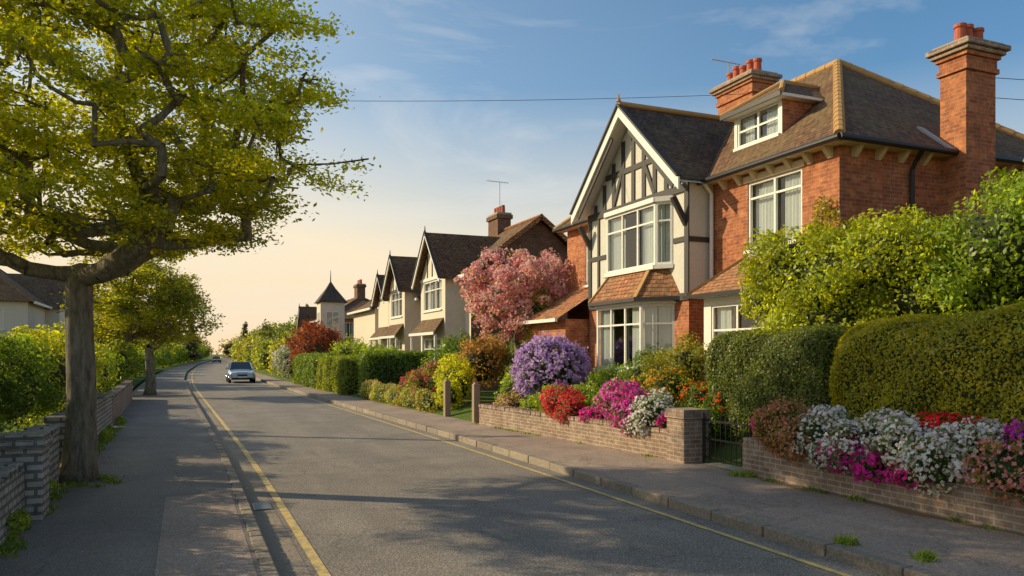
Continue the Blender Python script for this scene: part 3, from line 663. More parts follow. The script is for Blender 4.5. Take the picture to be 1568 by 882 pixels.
# ------------------------------------------------------------------ generic houses
def house(name,s,x0,ya,yb,dep,ez,rz,wallm,sidem,roofm,gables,chim=(),winz=((1.2,2.6),(4.0,5.3)),gm=None,roofstyle='gable'):
    e=empty(name); W=MB(); Rf=MB(); Wi=MB()
    X=lambda a:x0+s*a
    n=(-s,0); h=(0,1); L=yb-ya; ops=[]
    def free(y): return all(abs(y-g_[0])>g_[1]+.5 for g_ in gables)
    y=ya+.7
    while y+1<yb:
        if free(y+.5):
            for z0,z1 in winz: 
                if z1<ez: ops.append((y-ya,y-ya+1.0,z0,z1))
            y+=2.0
        else: y+=.4
    wall(W,(x0,ya),h,n,L,.2,ez,wallm,ops)
    for o in ops: window(Wi,(x0,ya),h,n,*o[:4],cols=2,transom=.65)
    for yy,nn in ((ya,-1),(yb,1)):
        sw=[(1.2,2.1,3.4,4.6)] if nn<0 else []
        wall(W,(x0,yy),(s,0),(0,nn),dep,.2,ez,sidem,sw)
        if nn<0: window(Wi,(x0,yy),(s,0),(0,nn),1.2,2.1,3.4,4.6,cols=2)
        if roofstyle=='gable': W.poly([(X(0),yy,ez),(X(dep),yy,ez),(X(dep/2),yy,rz-.1)],sidem)
    wall(W,(X(dep),ya),h,(s,0),L,.2,ez,wallm)
    W.box(min(X(.1),X(dep-.1)),max(X(.1),X(dep-.1)),ya+.1,yb-.1,3.2,3.25,'inside')
    o=.35; sl=(rz-ez)/(dep/2+o)
    if roofstyle=='gable':
        for a,b_ in ((-o,dep/2),(dep+o,dep/2)):
            Rf.poly([(X(a),ya-o,ez),(X(a),yb+o,ez),(X(b_),yb+o,rz),(X(b_),ya-o,rz)],roofm)
            for yy in (ya-o,yb+o): Rf.beam((X(a),yy,ez-.03),(X(b_),yy,rz-.03),.05,.2,'cream' if gm is None else gm)
        ra,rb=ya-o,yb+o
    else:
        ra,rb=ya-o+dep/2+o,yb+o-dep/2-o
        if ra>rb: ra=rb=(ya+yb)/2
        A=(X(dep/2),ra,rz);B=(X(dep/2),rb,rz)
        for a in (-o,dep+o): Rf.poly([(X(a),ya-o,ez),(X(a),yb+o,ez),B,A],roofm); Rf.tube([(X(a),ya-o,ez),A],.07,roofm,8); Rf.tube([(X(a),yb+o,ez),B],.07,roofm,8)
        Rf.poly([(X(-o),ya-o,ez),(X(dep+o),ya-o,ez),A],roofm); Rf.poly([(X(-o),yb+o,ez),(X(dep+o),yb+o,ez),B],roofm)
    if rb-ra>.1: Rf.tube([(X(dep/2),ra,rz+.03),(X(dep/2),rb,rz+.03)],.08,'tile_or',8)
    Rf.beam((X(-o-.04),ya-o,ez-.05),(X(-o-.04),yb+o,ez-.05),.1,.14,'white')
    for (yc,hw,pr,gz) in gables:
        gx=-pr; sl2=1.05; gez=gz-(hw+.3)*sl2; 
        wops=[(.5,2*hw-.5,4.0,5.35),(.5,2*hw-.5,1.2,2.7)]
        z5=min(gez+.2,5.9); wops=[o_ for o_ in wops if o_[3]<z5] or wops[1:]
        wall(W,(X(gx),yc-hw),h,n,2*hw,.2,z5,wallm,wops)
        for o_ in wops: window(Wi,(X(gx),yc-hw),h,n,*o_[:4],cols=3,transom=.7)
        W.poly([(X(gx),yc-hw,z5),(X(gx),yc+hw,z5),(X(gx),yc,gz-.1)],wallm)
        for yy,nn in ((yc-hw,-1),(yc+hw,1)): wall(W,(X(gx),yy),(s,0),(0,nn),pr+.05,.2,z5,wallm)
        mx_=lambda z:-o+(z-ez)/sl
        for sg in (-1,1):
            ye=yc+sg*(hw+.3)
            Rf.poly([(X(gx-.35),yc,gz),(X(min(mx_(gz),dep/2)+.1),yc,gz),(X(max(mx_(gez),-o)+.3),ye,gez),(X(gx-.35),ye,gez)],roofm)
            Rf.beam((X(gx-.36),yc,gz-.08),(X(gx-.36),ye,gez-.08),.05,.18,'white')
            Rf.beam((X(gx-.37),yc,gz+.03),(X(gx-.37),ye,gez+.03),.10,.05,'timber')
        for k in (-1,0,1): Wi.ob((X(gx),yc+k*hw*.4),h,n,-.05,.05,z5,gz-.2-abs(k)*hw*.42,0,.03,'timber' if gm else 'white')
        Wi.ob((X(gx),yc),h,n,-hw,hw,z5-.06,z5+.08,0,.04,'timber' if gm=='timber' else 'white')
        Rf.poly([(X(gx-.55),yc-hw-.1,2.95),(X(gx-.55),yc+hw+.1,2.95),(X(gx),yc+hw-.2,3.6),(X(gx),yc-hw+.2,3.6)],'tile'); Rf.beam((X(gx-.55),yc-hw-.1,2.9),(X(gx-.55),yc+hw+.1,2.9),.06,.12,'white')
        for yy in (yc-hw,yc,yc+hw): W.box(min(X(gx-.5),X(gx-.4)),max(X(gx-.5),X(gx-.4)),yy-.05,yy+.05,.2,2.85,'white')
        Rf.tube([(X(gx-.36),yc,gz),(X(gx-.36),yc,gz+.3)],[.04,.012],'timber',6)
    W.build('walls',e);Rf.build('roof',e);Wi.build('windows',e)
    for i,(cx,cy,zt) in enumerate(chim):
        c=MB(); c.box(X(cx)-.35,X(cx)+.35,cy-.65,cy+.65,ez,zt-.3,'brick_dk'); c.box(X(cx)-.43,X(cx)+.43,cy-.73,cy+.73,zt-.298,zt-.1,'brick_dk'); c.box(X(cx)-.38,X(cx)+.38,cy-.68,cy+.68,zt-.098,zt,'stone')
        for k in range(4): c.tube([(X(cx),cy-.48+k*.32,zt),(X(cx),cy-.48+k*.32,zt+.38)],[.11,.095],'pot',10)
        c.build('chimney',e)
    return e
house('cream_house',1,11.3,31.6,37.3,6.4,5.4,8.1,'render','brick_dk','tile',[(34.3,1.9,.9,7.55)],chim=[(3.2,36.3,9.0)],gm='tile_or')
house('gabled_house',1,11.4,39.3,47.5,6.0,4.9,7.1,'render','render','tile',[(41.3,1.7,.9,7.3),(45.6,1.3,.6,6.7)],chim=[(4.2,47.0,7.6)],gm='timber')
house('hipped_house',1,11.4,50.5,57.5,6.5,5.0,7.3,'render','render','tile',[],chim=[(3.2,54,8.0)],gm='timber',roofstyle='hip')
house('cottage',1,10.8,64.5,78,6.5,4.9,7.0,'brick','brick','tile',[(74,1.7,.8,6.4)],chim=[(3.2,68,8.1)],gm='timber',roofstyle='hip')
house('detached_house',-1,-8.4,52,63,7,5.0,8.0,'render','render','tile',[(60,2.0,.8,7.3)],chim=[],gm='timber',roofstyle='hip')
house('brick_villa',1,14.2,-2.0,5.5,7,6.0,9.0,'brick','brick','tile',[],chim=[],roofstyle='hip')
e=empty('turret'); mb=MB(); tx,ty=10.2,60.4
mb.box(tx-.9,tx+.9,ty-.9,ty+.9,.2,5.9,'render'); 
for a,b_ in (((-1.1,-1.1),(1.1,-1.1)),((1.1,-1.1),(1.1,1.1)),((1.1,1.1),(-1.1,1.1)),((-1.1,1.1),(-1.1,-1.1))):
    mb.poly([(tx+a[0],ty+a[1],5.9),(tx+b_[0],ty+b_[1],5.9),(tx+b_[0]*.3,ty+b_[1]*.3,7.0),(tx+a[0]*.3,ty+a[1]*.3,7.0)],'tile_dk'); mb.poly([(tx+a[0]*.3,ty+a[1]*.3,7.0),(tx+b_[0]*.3,ty+b_[1]*.3,7.0),(tx,ty,7.6)],'tile_dk')
mb.tube([(tx,ty,7.5),(tx,ty,8.4)],[.05,.015],'black',6); window(mb,(tx-.9,ty-.9),(1,0),(0,-1),.4,1.4,3.8,5.2,depth=-.03,cols=2,curt=0); window(mb,(tx-.9,ty-.9),(0,1),(-1,0),.4,1.4,3.8,5.2,depth=-.03,cols=2,curt=0)
mb.build('tower',e)
aerial(14.6,36.5,10.2,1,.2); aerial(14.8,46.8,8.7,1,.9)
# ------------------------------------------------------------------ utility pole + cables
mb=MB(); mb.tube([(-9,27,0),(-9,27,9.6)],[.15,.1],'wood',10); mb.beam((-9.6,27,9.3),(-8.4,27,9.3),.08,.1,'wood'); mb.build('utility_pole')
def cable(a,b,sag,name='overhead_cable'):
    a=H(a);b=H(b); mb=MB(); mb.tube([a+(b-a)*(i/24)+H((0,0,-sag*4*(i/24)*(1-i/24))) for i in range(25)],.007,'black',5); mb.build(name)
cable((-9,27,9.5),(14.4,17.5,9.25),.35)
cable((14.82,10.6,7.5),(30,8,9.0),.3); cable((14.82,10.6,7.1),(30,8,8.5),.3)
# ------------------------------------------------------------------ car
def body_mat(name,c):
    m,nt,o=newmat(name); p=princ(nt,o,c,.25,None,.5,.5); p.inputs['Coat Weight'].default_value=.8; p.inputs['Coat Roughness'].default_value=.05; return m
M['car']=body_mat('car_paint',(.38,.50,.62)); M['car2']=body_mat('car_paint_dark',(.06,.07,.09)); M['tyre']=simple('tyre',(.02,.02,.02),.8)
M['lamp']=simple('headlamp_lens',(.8,.8,.78),.15,.05,4,.0); M['carglass']=simple('car_window_glass',(.03,.04,.045),.06,.1,3,0,0,.9); M['chrome']=simple('chrome',(.6,.6,.6),.15,.05,3,0,1)
def car(name,cx,cy,paint,yaw=0):
    e=empty(name); b=MB()
    st=[(-2.15,.66,.38,.62),(-2.08,.78,.26,.72),(-1.8,.84,.22,.80),(-1.1,.87,.2,.90),(-.7,.88,.2,.95),(.9,.88,.2,.97),(1.6,.86,.22,.96),(2.0,.80,.28,.92),(2.12,.70,.4,.80)]
    def ring(y,w,z0,z1):
        h=z1-z0; return [(-w*.92,y,z0),(-w,y,z0+h*.3),(-w,y,z0+h*.7),(-w*.9,y,z1-.02),(-w*.5,y,z1+.02),(0,y,z1+.03),(w*.5,y,z1+.02),(w*.9,y,z1-.02),(w,y,z0+h*.7),(w,y,z0+h*.3),(w*.92,y,z0)]
    rs=[ring(*s_) for s_ in st]
    for a,c in zip(rs,rs[1:]):
        for k in range(10): b.poly([a[k],a[k+1],c[k+1],c[k]],paint)
        b.poly([a[0],c[0],c[10],a[10]],'black')
    b.poly(rs[0],paint); b.poly(rs[-1],paint)
    g=[(-1.0,.74,.93),(-.35,.62,1.40),(.9,.62,1.42),(1.65,.72,.95)]
    P=lambda i,sg:(sg*g[i][1],g[i][0],g[i][2])
    b.poly([P(0,-1),P(0,1),P(1,1),P(1,-1)],'carglass'); b.poly([P(2,-1),P(2,1),P(3,1),P(3,-1)],'carglass')
    b.poly([(-.62,-.35,1.40),(.62,-.35,1.40),(.62,.9,1.42),(-.62,.9,1.42)],paint); b.box(-.6,.6,-.25,.8,1.41,1.45,paint)
    for sg in (-1,1):
        b.poly([(sg*.8,-.95,.94),(sg*.8,1.6,.95),(sg*.62,.9,1.41),(sg*.62,-.35,1.39)],'carglass')
        for (q,r_) in (((sg*.76,-1.0,.94),(sg*.63,-.35,1.41)),((sg*.8,.3,.95),(sg*.63,.28,1.41)),((sg*.76,1.65,.95),(sg*.63,.9,1.42)),((sg*.63,-.35,1.41),(sg*.63,.9,1.42))): b.beam(q,r_,.06,.06,paint)
        b.box(sg*.93-.09,sg*.93+.09,-.78,-.66,.93,1.06,paint)
        b.hexa([(sg*.5-.15,-2.15,.60),(sg*.5+.15,-2.15,.60),(sg*.5+.15,-1.98,.60),(sg*.5-.15,-1.98,.60),(sg*.5-.15,-2.12,.74),(sg*.5+.15,-2.1,.74),(sg*.5+.15,-1.9,.76),(sg*.5-.15,-1.9,.76)],'lamp')
        b.box(sg*.62-.13,sg*.62+.13,2.06,2.14,.66,.8,'pot')
        for y in (-1.35,1.3):
            b.tube([(sg*.70,y,.31),(sg*.72,y,.31),(sg*.88,y,.31),(sg*.895,y,.31)],[.27,.31,.31,.28],'tyre',20); b.tube([(sg*.87,y,.31),(sg*.90,y,.31)],[.19,.17],'chrome',12)
    b.box(-.32,.32,-2.19,-2.13,.48,.60,'black'); b.box(-.26,.26,-2.22,-2.195,.36,.46,'white'); b.box(-.7,.7,-2.17,-2.1,.27,.35,'black')
    b.build('body',e,bevel=.015); 
    e.location=(cx,cy,0); e.rotation_euler=(0,0,yaw); return e
car('car',3.55,58.5,'car'); car('car',sh(190)+3.0,190,'car2')
# ------------------------------------------------------------------ vegetation : right side
YG=(.15,.19,.022); G=(.065,.115,.02); DG=(.035,.07,.014); LG=(.11,.17,.025)
hedge('clipped_hedge',8.65,10.1,2.3,8.95,.3,2.5,(.19,.195,.010),size=.042,rd=.6,lump=.04,yel=.2)
hedge('clipped_hedge',9.05,10.3,9.25,12.25,.3,2.38,(.085,.115,.022),size=.045,rd=.3,lump=.03,yel=.2)
hedge('clipped_hedge',7.0,11.4,33.0,34.3,.1,2.05,(.06,.11,.015),size=.09,rd=.2,lump=.02)
hedge('clipped_hedge',6.6,8.0,35.4,38.6,.1,1.75,(.10,.14,.02),size=.09,rd=.2)
hedge('clipped_hedge',6.5,8.0,39.2,42.5,.1,1.8,(.11,.15,.02),size=.1,rd=.25)
hedge('clipped_hedge',6.4,8.0,43.2,52,.1,1.9,(.07,.12,.02),size=.1,rd=.3)
FL=dict(MAG=(.88,.05,.42),RED=(.88,.03,.05),WHI=(.93,.90,.83),PNK=(.90,.42,.48),SAL=(.74,.30,.18),PUR=(.66,.44,.82),YEL=(.88,.5,.04),LPK=(.90,.66,.62))
def fl(name,blobs,cols,ff=.8,size=.045,fsize=.055,col=G,**k): return shrub(name,blobs,col,size,flower=cols,ff=ff,fsize=fsize,**k)
shrub('laurel_tree',[(10.35,11.0,3.5,1.0,1.0,.85),(10.3,10.2,3.25,.95,.95,.8),(10.5,11.8,3.1,.75,.75,.65),(10.7,9.4,3.5,.95,.95,.8),(10.5,10.5,2.5,1.1,1.3,.7),(10.9,8.9,2.9,.8,.9,.8)],(.16,.205,.014),.07,clump=.26,dens=1.1)
shrub('laurel_tree',[(11.4,7.8,3.6,1.15,1.1,1.0),(11.8,6.6,3.8,1.3,1.3,1.2),(11.2,8.4,2.9,.9,.9,.8),(11.4,6.0,2.6,1.2,1.6,.9),(12.4,8.6,3.2,1.0,1.0,1.0)],(.12,.185,.018),.08,clump=.26,dens=1.1)
shrub('climbing_plant',[(11.15,11.3,4.35,.28,.35,.5),(11.15,11.6,3.9,.3,.6,.4)],(.14,.15,.03),.07,clump=.4,core=False)
fl('magenta_flowers',[(8.2,9.6,.88,.17,.17,.14)],FL['MAG'],1.3)
fl('salmon_flowers',[(8.2,9.05,.86,.42,.45,.38),(8.15,8.75,.75,.38,.4,.33)],[FL['SAL'],(.60,.30,.16)],1.1,.045,.045)
fl('white_flowers',[(8.2,8.3,.85,.4,.38,.36),(8.1,7.7,.74,.36,.35,.33),(8.3,7.35,.95,.34,.4,.28),(8.02,8.1,.6,.22,.25,.2)],[FL['WHI'],FL['WHI'],FL['LPK']],1.1)
fl('magenta_flowers',[(7.98,7.72,.66,.24,.3,.24),(7.96,7.3,.58,.22,.24,.2),(8.0,6.75,.56,.2,.25,.17)],FL['MAG'],1.3)
fl('white_flowers',[(8.15,6.9,.84,.38,.4,.34),(8.05,6.4,.72,.36,.4,.36),(8.25,6.05,.90,.36,.4,.30)],[FL['WHI'],FL['WHI'],FL['LPK']],1.1)
fl('red_flowers',[(8.45,6.6,1.1,.25,.5,.16)],FL['RED'],1.2)
fl('pink_flowers',[(8.1,5.5,.74,.38,.45,.34),(8.1,4.8,.7,.38,.45,.32)],[FL['SAL'],FL['PNK']],1.1)
fl('purple_flowers',[(8.35,5.45,1.06,.32,.4,.18),(8.35,4.8,1.04,.32,.4,.17)],[(.66,.10,.70),FL['MAG']],1.3)
shrub('flower_bed_foliage',[(8.5,7.6,.7,.35,1.1,.4),(8.5,5.4,.7,.35,1.2,.4),(8.45,9.0,.6,.3,.5,.35)],LG,.05)
fl('purple_flower_bush',[(8.85,18.5,1.5,.95,.95,.88)],[FL['PUR'],(.74,.55,.86),(.56,.34,.74)],1.9,.06,.07,clump=.11)
fl('red_flowers',[(7.85,15.9,.86,.38,.45,.38),(7.8,15.3,.75,.34,.38,.32)],[FL['RED'],(.90,.12,.18)],1.2)
fl('magenta_flowers',[(8.0,13.45,.98,.42,.5,.42),(7.9,12.95,.80,.34,.4,.34)],[FL['MAG'],(.86,.24,.62)],1.2)
fl('white_flowers',[(8.05,12.4,.88,.36,.34,.38),(7.95,12.6,.66,.27,.26,.26)],[FL['WHI'],(.90,.82,.84)],1.2)
fl('magenta_flowers',[(8.1,11.98,.74,.2,.2,.16),(7.85,14.4,.70,.22,.3,.16)],FL['MAG'],1.2)
fl('orange_flowers',[(9.2,13.6,1.35,.4,.5,.3),(9.3,14.6,1.2,.4,.5,.35)],[(.80,.32,.06),FL['YEL']],.5)
fl('red_flowers',[(9.3,12.7,1.15,.3,.35,.25),(9.2,11.9,1.0,.3,.3,.25)],[(.85,.12,.03)],.35)
shrub('garden_shrub',[(8.35,14.7,.75,.4,.6,.4),(8.1,16.8,.8,.4,.6,.42),(7.9,17.6,.6,.3,.5,.35),(8.6,16.0,.9,.4,.6,.4)],LG,.055)
shrub('garden_shrub',[(9.6,16.4,1.1,.6,.7,.55),(9.7,15.2,1.3,.6,.6,.7),(9.4,12.6,.8,.5,.6,.4),(8.8,13.8,.7,.5,.7,.35),(8.8,11.8,.7,.4,.3,.35)],G,.055)
shrub('rose_bush',[(9.8,13.8,1.75,.5,.5,.5),(9.75,14.3,1.4,.6,.6,.6)],(.12,.14,.03),.06,clump=.35)
fl('pink_flowers',[(7.85,18.9,.6,.35,.45,.35),(8.2,17.3,.6,.3,.3,.3)],[FL['PNK'],(.65,.5,.25)],.4,col=(.14,.14,.04))
shrub('garden_shrub',[(9.2,20.7,1.1,.7,.7,.7),(8.7,20.3,.9,.6,.6,.6),(10.0,19.4,1.2,.5,.5,.7),(10.4,21.2,1.2,.7,.7,.8)],LG,.08)
shrub('golden_bush',[(8.0,23.9,1.0,.65,.7,.8),(8.1,24.6,1.2,.5,.6,.75),(7.6,23.3,.7,.4,.4,.5)],(.21,.25,.02),.08)
fl('red_flowering_bush',[(8.2,26.3,1.1,.5,.6,.6),(8.0,27.3,.85,.6,.7,.6),(8.1,28.6,.7,.6,.8,.55)],[(.66,.07,.08),(.66,.2,.2)],.6,.08,.09)
shrub('flower_border',[(7.25,24.6,.4,.3,.9,.4),(7.2,26.2,.42,.3,1.0,.42),(7.1,28.0,.42,.3,1.0,.4),(7.05,30,.45,.35,1.2,.42),(7.05,31.8,.5,.4,1.0,.45)],(.13,.18,.035),.07,flower=[(.7,.2,.18),(.75,.65,.4)],ff=.3,fsize=.06)
shrub('brown_shrub',[(9.5,25.6,1.6,.9,.9,.9),(10.3,26.5,1.7,.8,.8,.9)],(.17,.12,.05),.09,flower=[(.4,.28,.14)],ff=.2)
shrub('garden_shrub',[(9.2,28.7,1.2,.9,.9,1.0),(10.3,30.2,1.5,.9,1,1.2),(11.0,24.6,1.5,.8,.9,1.2)],G,.09)
shrub('climbing_plant',[(10.4,22.6,3.1,.45,.5,.9),(10.5,22.3,2.0,.5,.6,.9),(10.6,21.4,2.2,.4,.4,.5)],(.14,.19,.02),.08,clump=.35)
shrub('red_brown_shrub',[(9.9,20.2,1.4,.4,.5,.6),(9.9,21.3,1.7,.4,.5,.7)],(.15,.09,.03),.08)
cl=[]
for i in range(66):
    d=dirs(1)[0]; r=rng.uniform(.5,1)
    cl.append((10.1+d[0]*1.7*r,23.6+d[1]*1.7*r,4.0+d[2]*1.4*r,.42,.42,.36))
make_tree('blossom_tree',(10.0,23.4,.4),1.9,.12,cl,(.12,.15,.03),.09,80,flower=[(.93,.48,.48),(.94,.64,.60),(.91,.36,.40)],ff=3.0,fsize=.10,step=.3,flat=1)
shrub('copper_shrub',[(8.3,56,2.6,1.7,1.7,1.5),(7.9,54.3,2.0,1.3,1.3,1.3),(9.0,58,2.4,1.6,1.6,1.4)],(.12,.035,.022),.14,yel=.2)
shrub('white_blossom_bush',[(6.9,58,1.3,.9,1.2,1.1),(6.9,60,1.4,.9,1.2,1.1)],(.10,.13,.05),.12,flower=[(.7,.7,.65)],ff=.7,fsize=.12)
shrub('garden_shrub',[(9.5,49.5,1.5,1.2,1.2,1.4),(10.3,46,1.4,1,1,1.2),(10,43,1.3,.9,.9,1),(9.8,40,1.3,.8,.8,1),(9.2,37.5,1.2,.8,.8,1.0)],LG,.12)
pts=[]
for i in range(60):
    y=62+i*4.2+rng.uniform(-2,2)
    for k in range(2):
        x=sh(y)+6.4+rng.uniform(.8,2.2)+k*rng.uniform(2,9); r=rng.uniform(.9,1.7)*(1+.35*k)*(1+y/300); pts.append((x+r*.6,y,r*.8+.2,r,r,r*rng.uniform(.9,1.4)))
parts=[]
for i,b in enumerate(pts): parts+=blob(b[:3],b[3:],[(.11,.15,.035),(.08,.12,.03),(.15,.17,.035),(.07,.095,.035)][i%4],.24+b[1]*.0012,dens=.8)
quads_obj('roadside_bushes',parts)
# ------------------------------------------------------------------ vegetation : left side
parts=[]
for (x,y,z,rx,ry,rz,c) in [(-2.9,5.5,1.1,.7,1.2,.75,G),(-2.9,7.6,1.25,.75,1.2,.8,G),(-3.1,9.7,1.3,.8,1.2,.85,DG),(-3.0,11.6,1.25,.8,1.1,.85,G),(-2.5,8.6,.95,.35,.8,.4,LG),(-2.55,11.6,1.0,.35,.8,.4,LG),(-3.2,13.5,1.4,.9,1.1,.9,DG),(-2.9,15.5,1.4,.8,1.2,.85,G),(-2.45,6.6,.85,.3,.7,.35,LG),(-4.5,9,1.4,1.2,1.6,1.1,DG),(-4.5,12,1.5,1.2,1.6,1.1,G)]:
    parts+=blob((x,y,z),(rx,ry,rz),c,.06,clump=.28)
quads_obj('privet_bushes',parts)
shrub('golden_bush',[(-2.75,18.4,1.45,.85,1.2,1.0),(-2.7,20.6,1.5,.85,1.2,1.0),(-2.9,23,1.5,.9,1.3,1.0)],(.17,.21,.02),.08,clump=.3)
parts=[]
for i in range(70):
    y=25+i*3.9+rng.uniform(-1,1); k=i%2
    r=rng.uniform(.8,1.1)*(1+y/220); x=sh(y)-2.2-r*.75-k*1.2; parts+=blob((x,y,r*.95+.2),(r,r*1.5,r*1.0),[(.13,.17,.02),(.07,.12,.02),(.10,.15,.02)][i%3],.10+y*.0016,dens=.9)
quads_obj('roadside_hedge',parts)
parts=[]
for i in range(26):
    y=rng.uniform(30,90); x=-7-rng.random()*16-y*.05; r=rng.uniform(1,1.8); parts+=blob((x,y,r*.7),(r,r,r),(.08,.12,.02),.16,dens=.8)
quads_obj('garden_bushes',parts)
# main street tree
tb=np.array([-1.5,13.25,.08]); cl=[]
prof=[(3.85,2.0),(4.2,2.6),(4.65,3.0),(5.1,3.3),(5.6,3.55),(6.1,3.6),(6.6,3.45),(7.1,3.2),(7.6,2.7),(8.15,2.0),(8.7,1.1)]
for z,rr in prof:
    m=int(6+rr*rr*1.25)
    for i in range(m):
        a=2*math.pi*(i+rng.random()*.8)/m*1.0+z*1.7; q=rr*math.sqrt(rng.uniform(.12,1.0)); 
        if z<4.3 and q<1.2: q+=1.0
        s_=.50+.30*rng.random(); cl.append((tb[0]+q*math.cos(a),tb[1]+q*math.sin(a),z+rng.normal(0,.12)-.03*q,s_,s_,.19+.07*rng.random()))
make_tree('street_tree',tb,3.1,.215,cl,(.165,.205,.014),.08,860,step=.3,flat=.6,yel=.6,arc=.12,rp=.43,twigs=4,lean=(.06,0))
cl=[]
for i in range(85):
    d=dirs(1)[0]; r=rng.uniform(.5,1)
    cl.append((-1.7+d[0]*2.7*r,39.6+d[1]*2.7*r,4.35+d[2]*2.0*r,.75,.75,.42))
make_tree('street_tree',(-1.55,39.6,.08),2.2,.22,cl,(.15,.18,.022),.14,450,step=.4,yel=.45)
cl=[]
for i in range(40):
    d=dirs(1)[0]; r=rng.uniform(.5,1); cl.append((-4.0+d[0]*2.4*r,52+d[1]*2.4*r,3.9+d[2]*1.9*r,.8,.8,.5))
make_tree('street_tree',(-4.0,52,.08),2.2,.2,cl,(.15,.16,.02),.18,260,step=.5,yel=.5)
parts=[]
for i in range(90):
    y=rng.uniform(110,330); side=-1 if i%2 else 1
    x=sh(y)+3.4+side*(7+rng.random()*(30 if side>0 else 45)); hh=rng.uniform(3.2,6.2)*(1+y/900); r=hh*.42
    c=[(.10,.12,.06),(.12,.13,.065),(.085,.105,.06),(.14,.14,.065)][i%4]  # paler, greyer greens: distance haze put into the leaf colours
    for k in range(3): parts+=blob((x+rng.normal(0,r*.4),y+rng.normal(0,r*.4),hh*(.35+.25*k)),(r*(1.1-.25*k),r*(1.1-.25*k),r*.8),c,.5,dens=.7,clump=.35)
for i in range(60):
    y=rng.uniform(330,480); x=sh(400)+3+rng.uniform(-190,190); hh=rng.uniform(7,12); parts+=blob((x,y,hh*.45),(hh*.7,hh*.6,hh*.55),(.16,.15,.11),1.1,dens=.6,clump=.35)  # farthest row palest, haze painted into its leaf colour too
for (x,y,h_) in ((-1.5+sh(170),170,9.5),(sh(170)+9,172,8.5),(12,85,5.5),(14,100,8)):
    for k in range(6): parts+=blob((x,y,h_*(.2+.14*k)),(h_*.2*(1-.14*k),h_*.2*(1-.14*k),h_*.12),(.06,.075,.045),.4,dens=.8,clump=.4)
quads_obj('distant_trees',parts)
# weeds / tufts / litter
tp=[(6.04,5.85,.12),(6.22,5.1,.12),(7.85,9.75,.12),(7.95,9.6,.12)]
parts=[tufts(tp,.09,(.12,.18,.03),110,.05)]
w=[(-1.62+rng.uniform(0,.08),y,.11) for y in rng.uniform(4,25,90)]+[(wallx(y)-.16,y,.12) for y in rng.uniform(3,9.6,14)]+[(wallx(y)-.16,y,.12) for y in rng.uniform(12,20,14)]+[(-1.2+rng.normal(0,.2),13.0+rng.normal(0,.3),.11) for _ in range(20)]
parts.append(tufts(w,.06,(.08,.13,.025),20,.05))
quads_obj('grass_tufts',parts)
parts=[]
for y in list(rng.uniform(5,12.6,7))+list(rng.uniform(14,24,8)): parts+=blob((-1.66,y,.17+rng.random()*.06),(.1,.22,.12),LG,.045,core=False)
quads_obj('wall_weeds',parts)
n=420; P=np.c_[rng.uniform(-1.6,8,n),rng.uniform(3,30,n),np.full(n,.0)]
P[:,0]=np.where(rng.random(n)<.5,rng.uniform(-1.65,-.6,n),np.where(rng.random(n)<.5,rng.uniform(7.0,7.9,n),rng.uniform(.76,1.05,n)))
P[:,2]=np.where((P[:,0]>.6)&(P[:,0]<5.8),.014,.130)
quads_obj('fallen_leaves',[(leaf_arrays(P,np.full(n,.04),np.tile([0,0,1.],(n,1)),.12),hue((.16,.11,.04),n,.4),'leaf')])
# ------------------------------------------------------------------ light + sky
EL,AZ=26,-56
sd=H((math.sin(R(AZ))*math.cos(R(EL)),math.cos(R(AZ))*math.cos(R(EL)),math.sin(R(EL))))
L=bpy.data.lights.new('sun','SUN'); L.energy=5.0; L.angle=R(.6); L.color=(1,.82,.52)
lo=bpy.data.objects.new('sun',L); lo.rotation_euler=(-sd).to_track_quat('-Z','Y').to_euler(); sc.collection.objects.link(lo)
w=bpy.data.worlds.new('World'); sc.world=w; w.use_nodes=True; nt=w.node_tree; nt.nodes.clear()
out=nt.nodes.new('ShaderNodeOutputWorld'); bg=nt.nodes.new('ShaderNodeBackground'); sky=nt.nodes.new('ShaderNodeTexSky'); sky.sky_type='NISHITA'
sky.sun_disc=False; sky.sun_elevation=R(EL); sky.sun_rotation=R(AZ); sky.dust_density=1.0; sky.air_density=1.0; sky.ozone_density=1.5
tc=nt.nodes.new('ShaderNodeTexCoord'); gen=tc.outputs['Generated']
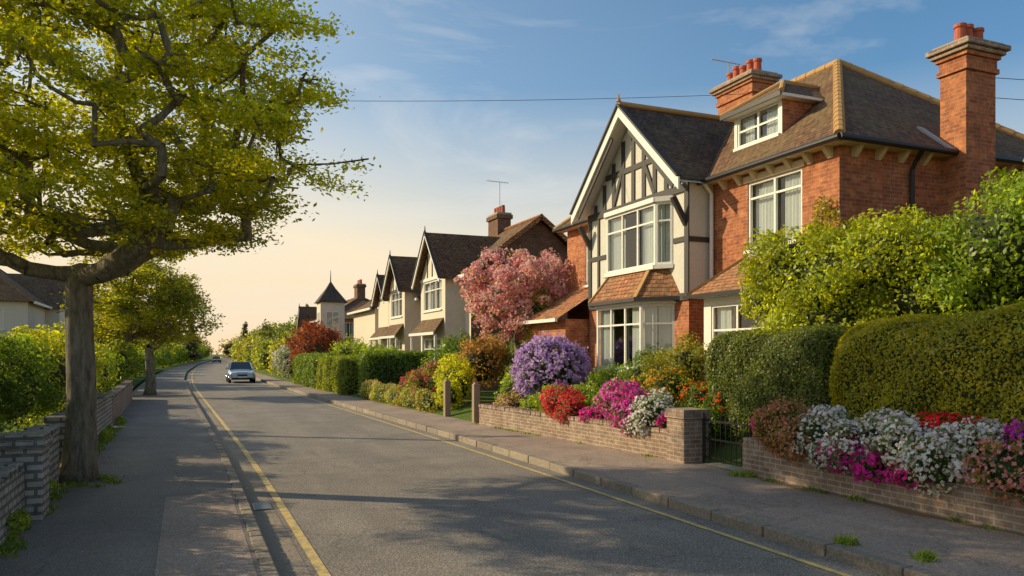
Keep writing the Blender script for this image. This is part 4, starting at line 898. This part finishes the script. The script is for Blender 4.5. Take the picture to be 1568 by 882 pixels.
sx=nt.nodes.new('ShaderNodeSeparateXYZ'); nt.links.new(gen,sx.inputs[0])
dt=nt.nodes.new('ShaderNodeVectorMath'); dt.operation='DOT_PRODUCT'; nt.links.new(gen,dt.inputs[0]); dt.inputs[1].default_value=(math.sin(R(AZ)),math.cos(R(AZ)),0)
az=math_(nt,'MULTIPLY_ADD',dt.outputs['Value'],.5); nt.nodes[-1].inputs[2].default_value=.5
zf=ramp(nt,sx.outputs['Z'],[(0,.97),(.10,.86),(.2,.48),(.32,.06),(.65,0)])
af=ramp(nt,az,[(.38,0),(.62,.12),(.90,.62)])
hz=math_(nt,'ADD',zf,af,True)
hc=ramp(nt,sx.outputs['Z'],[(0,(.95,.73,.47)),(.14,(.94,.80,.58)),(.34,(.80,.80,.74))])
hc=mix(nt,1.0,hc,(8.8,8.8,8.8),'MULTIPLY')
base=mix(nt,1.0,sky.outputs[0],(.50,.98,1.20),'MULTIPLY')
c=mix(nt,hz,base,hc)
mp=nt.nodes.new('ShaderNodeMapping'); mp.inputs['Scale'].default_value=(1.3,1.3,5); mp.inputs['Rotation'].default_value=(.25,.35,.5); nt.links.new(gen,mp.inputs['Vector'])
n1=noise(nt,mp.outputs[0],1.7,6,.6); nt.nodes[-1].inputs['Distortion'].default_value=.8
c=mix(nt,ramp(nt,n1,[(.50,0),(.80,.55)]),c,(7.4,7.2,6.8))
bg.inputs['Strength'].default_value=.12
nt.links.new(c,bg.inputs['Color']); nt.links.new(bg.outputs[0],out.inputs[0])
# ------------------------------------------------------------------ camera
cam=bpy.data.cameras.new('camera'); co=bpy.data.objects.new('camera',cam); sc.collection.objects.link(co); sc.camera=co
co.location=(0,0,2.0); co.rotation_euler=(R(90),0,R(-22.7)); cam.lens=27.37; cam.sensor_width=36; cam.shift_y=101/1568; cam.clip_end=6000; cam.clip_start=.05
sc.view_settings.view_transform='Standard'; sc.view_settings.look='None'; sc.view_settings.exposure=0
print('polys',sum(len(o.data.polygons) for o in bpy.data.objects if o.type=='MESH'))
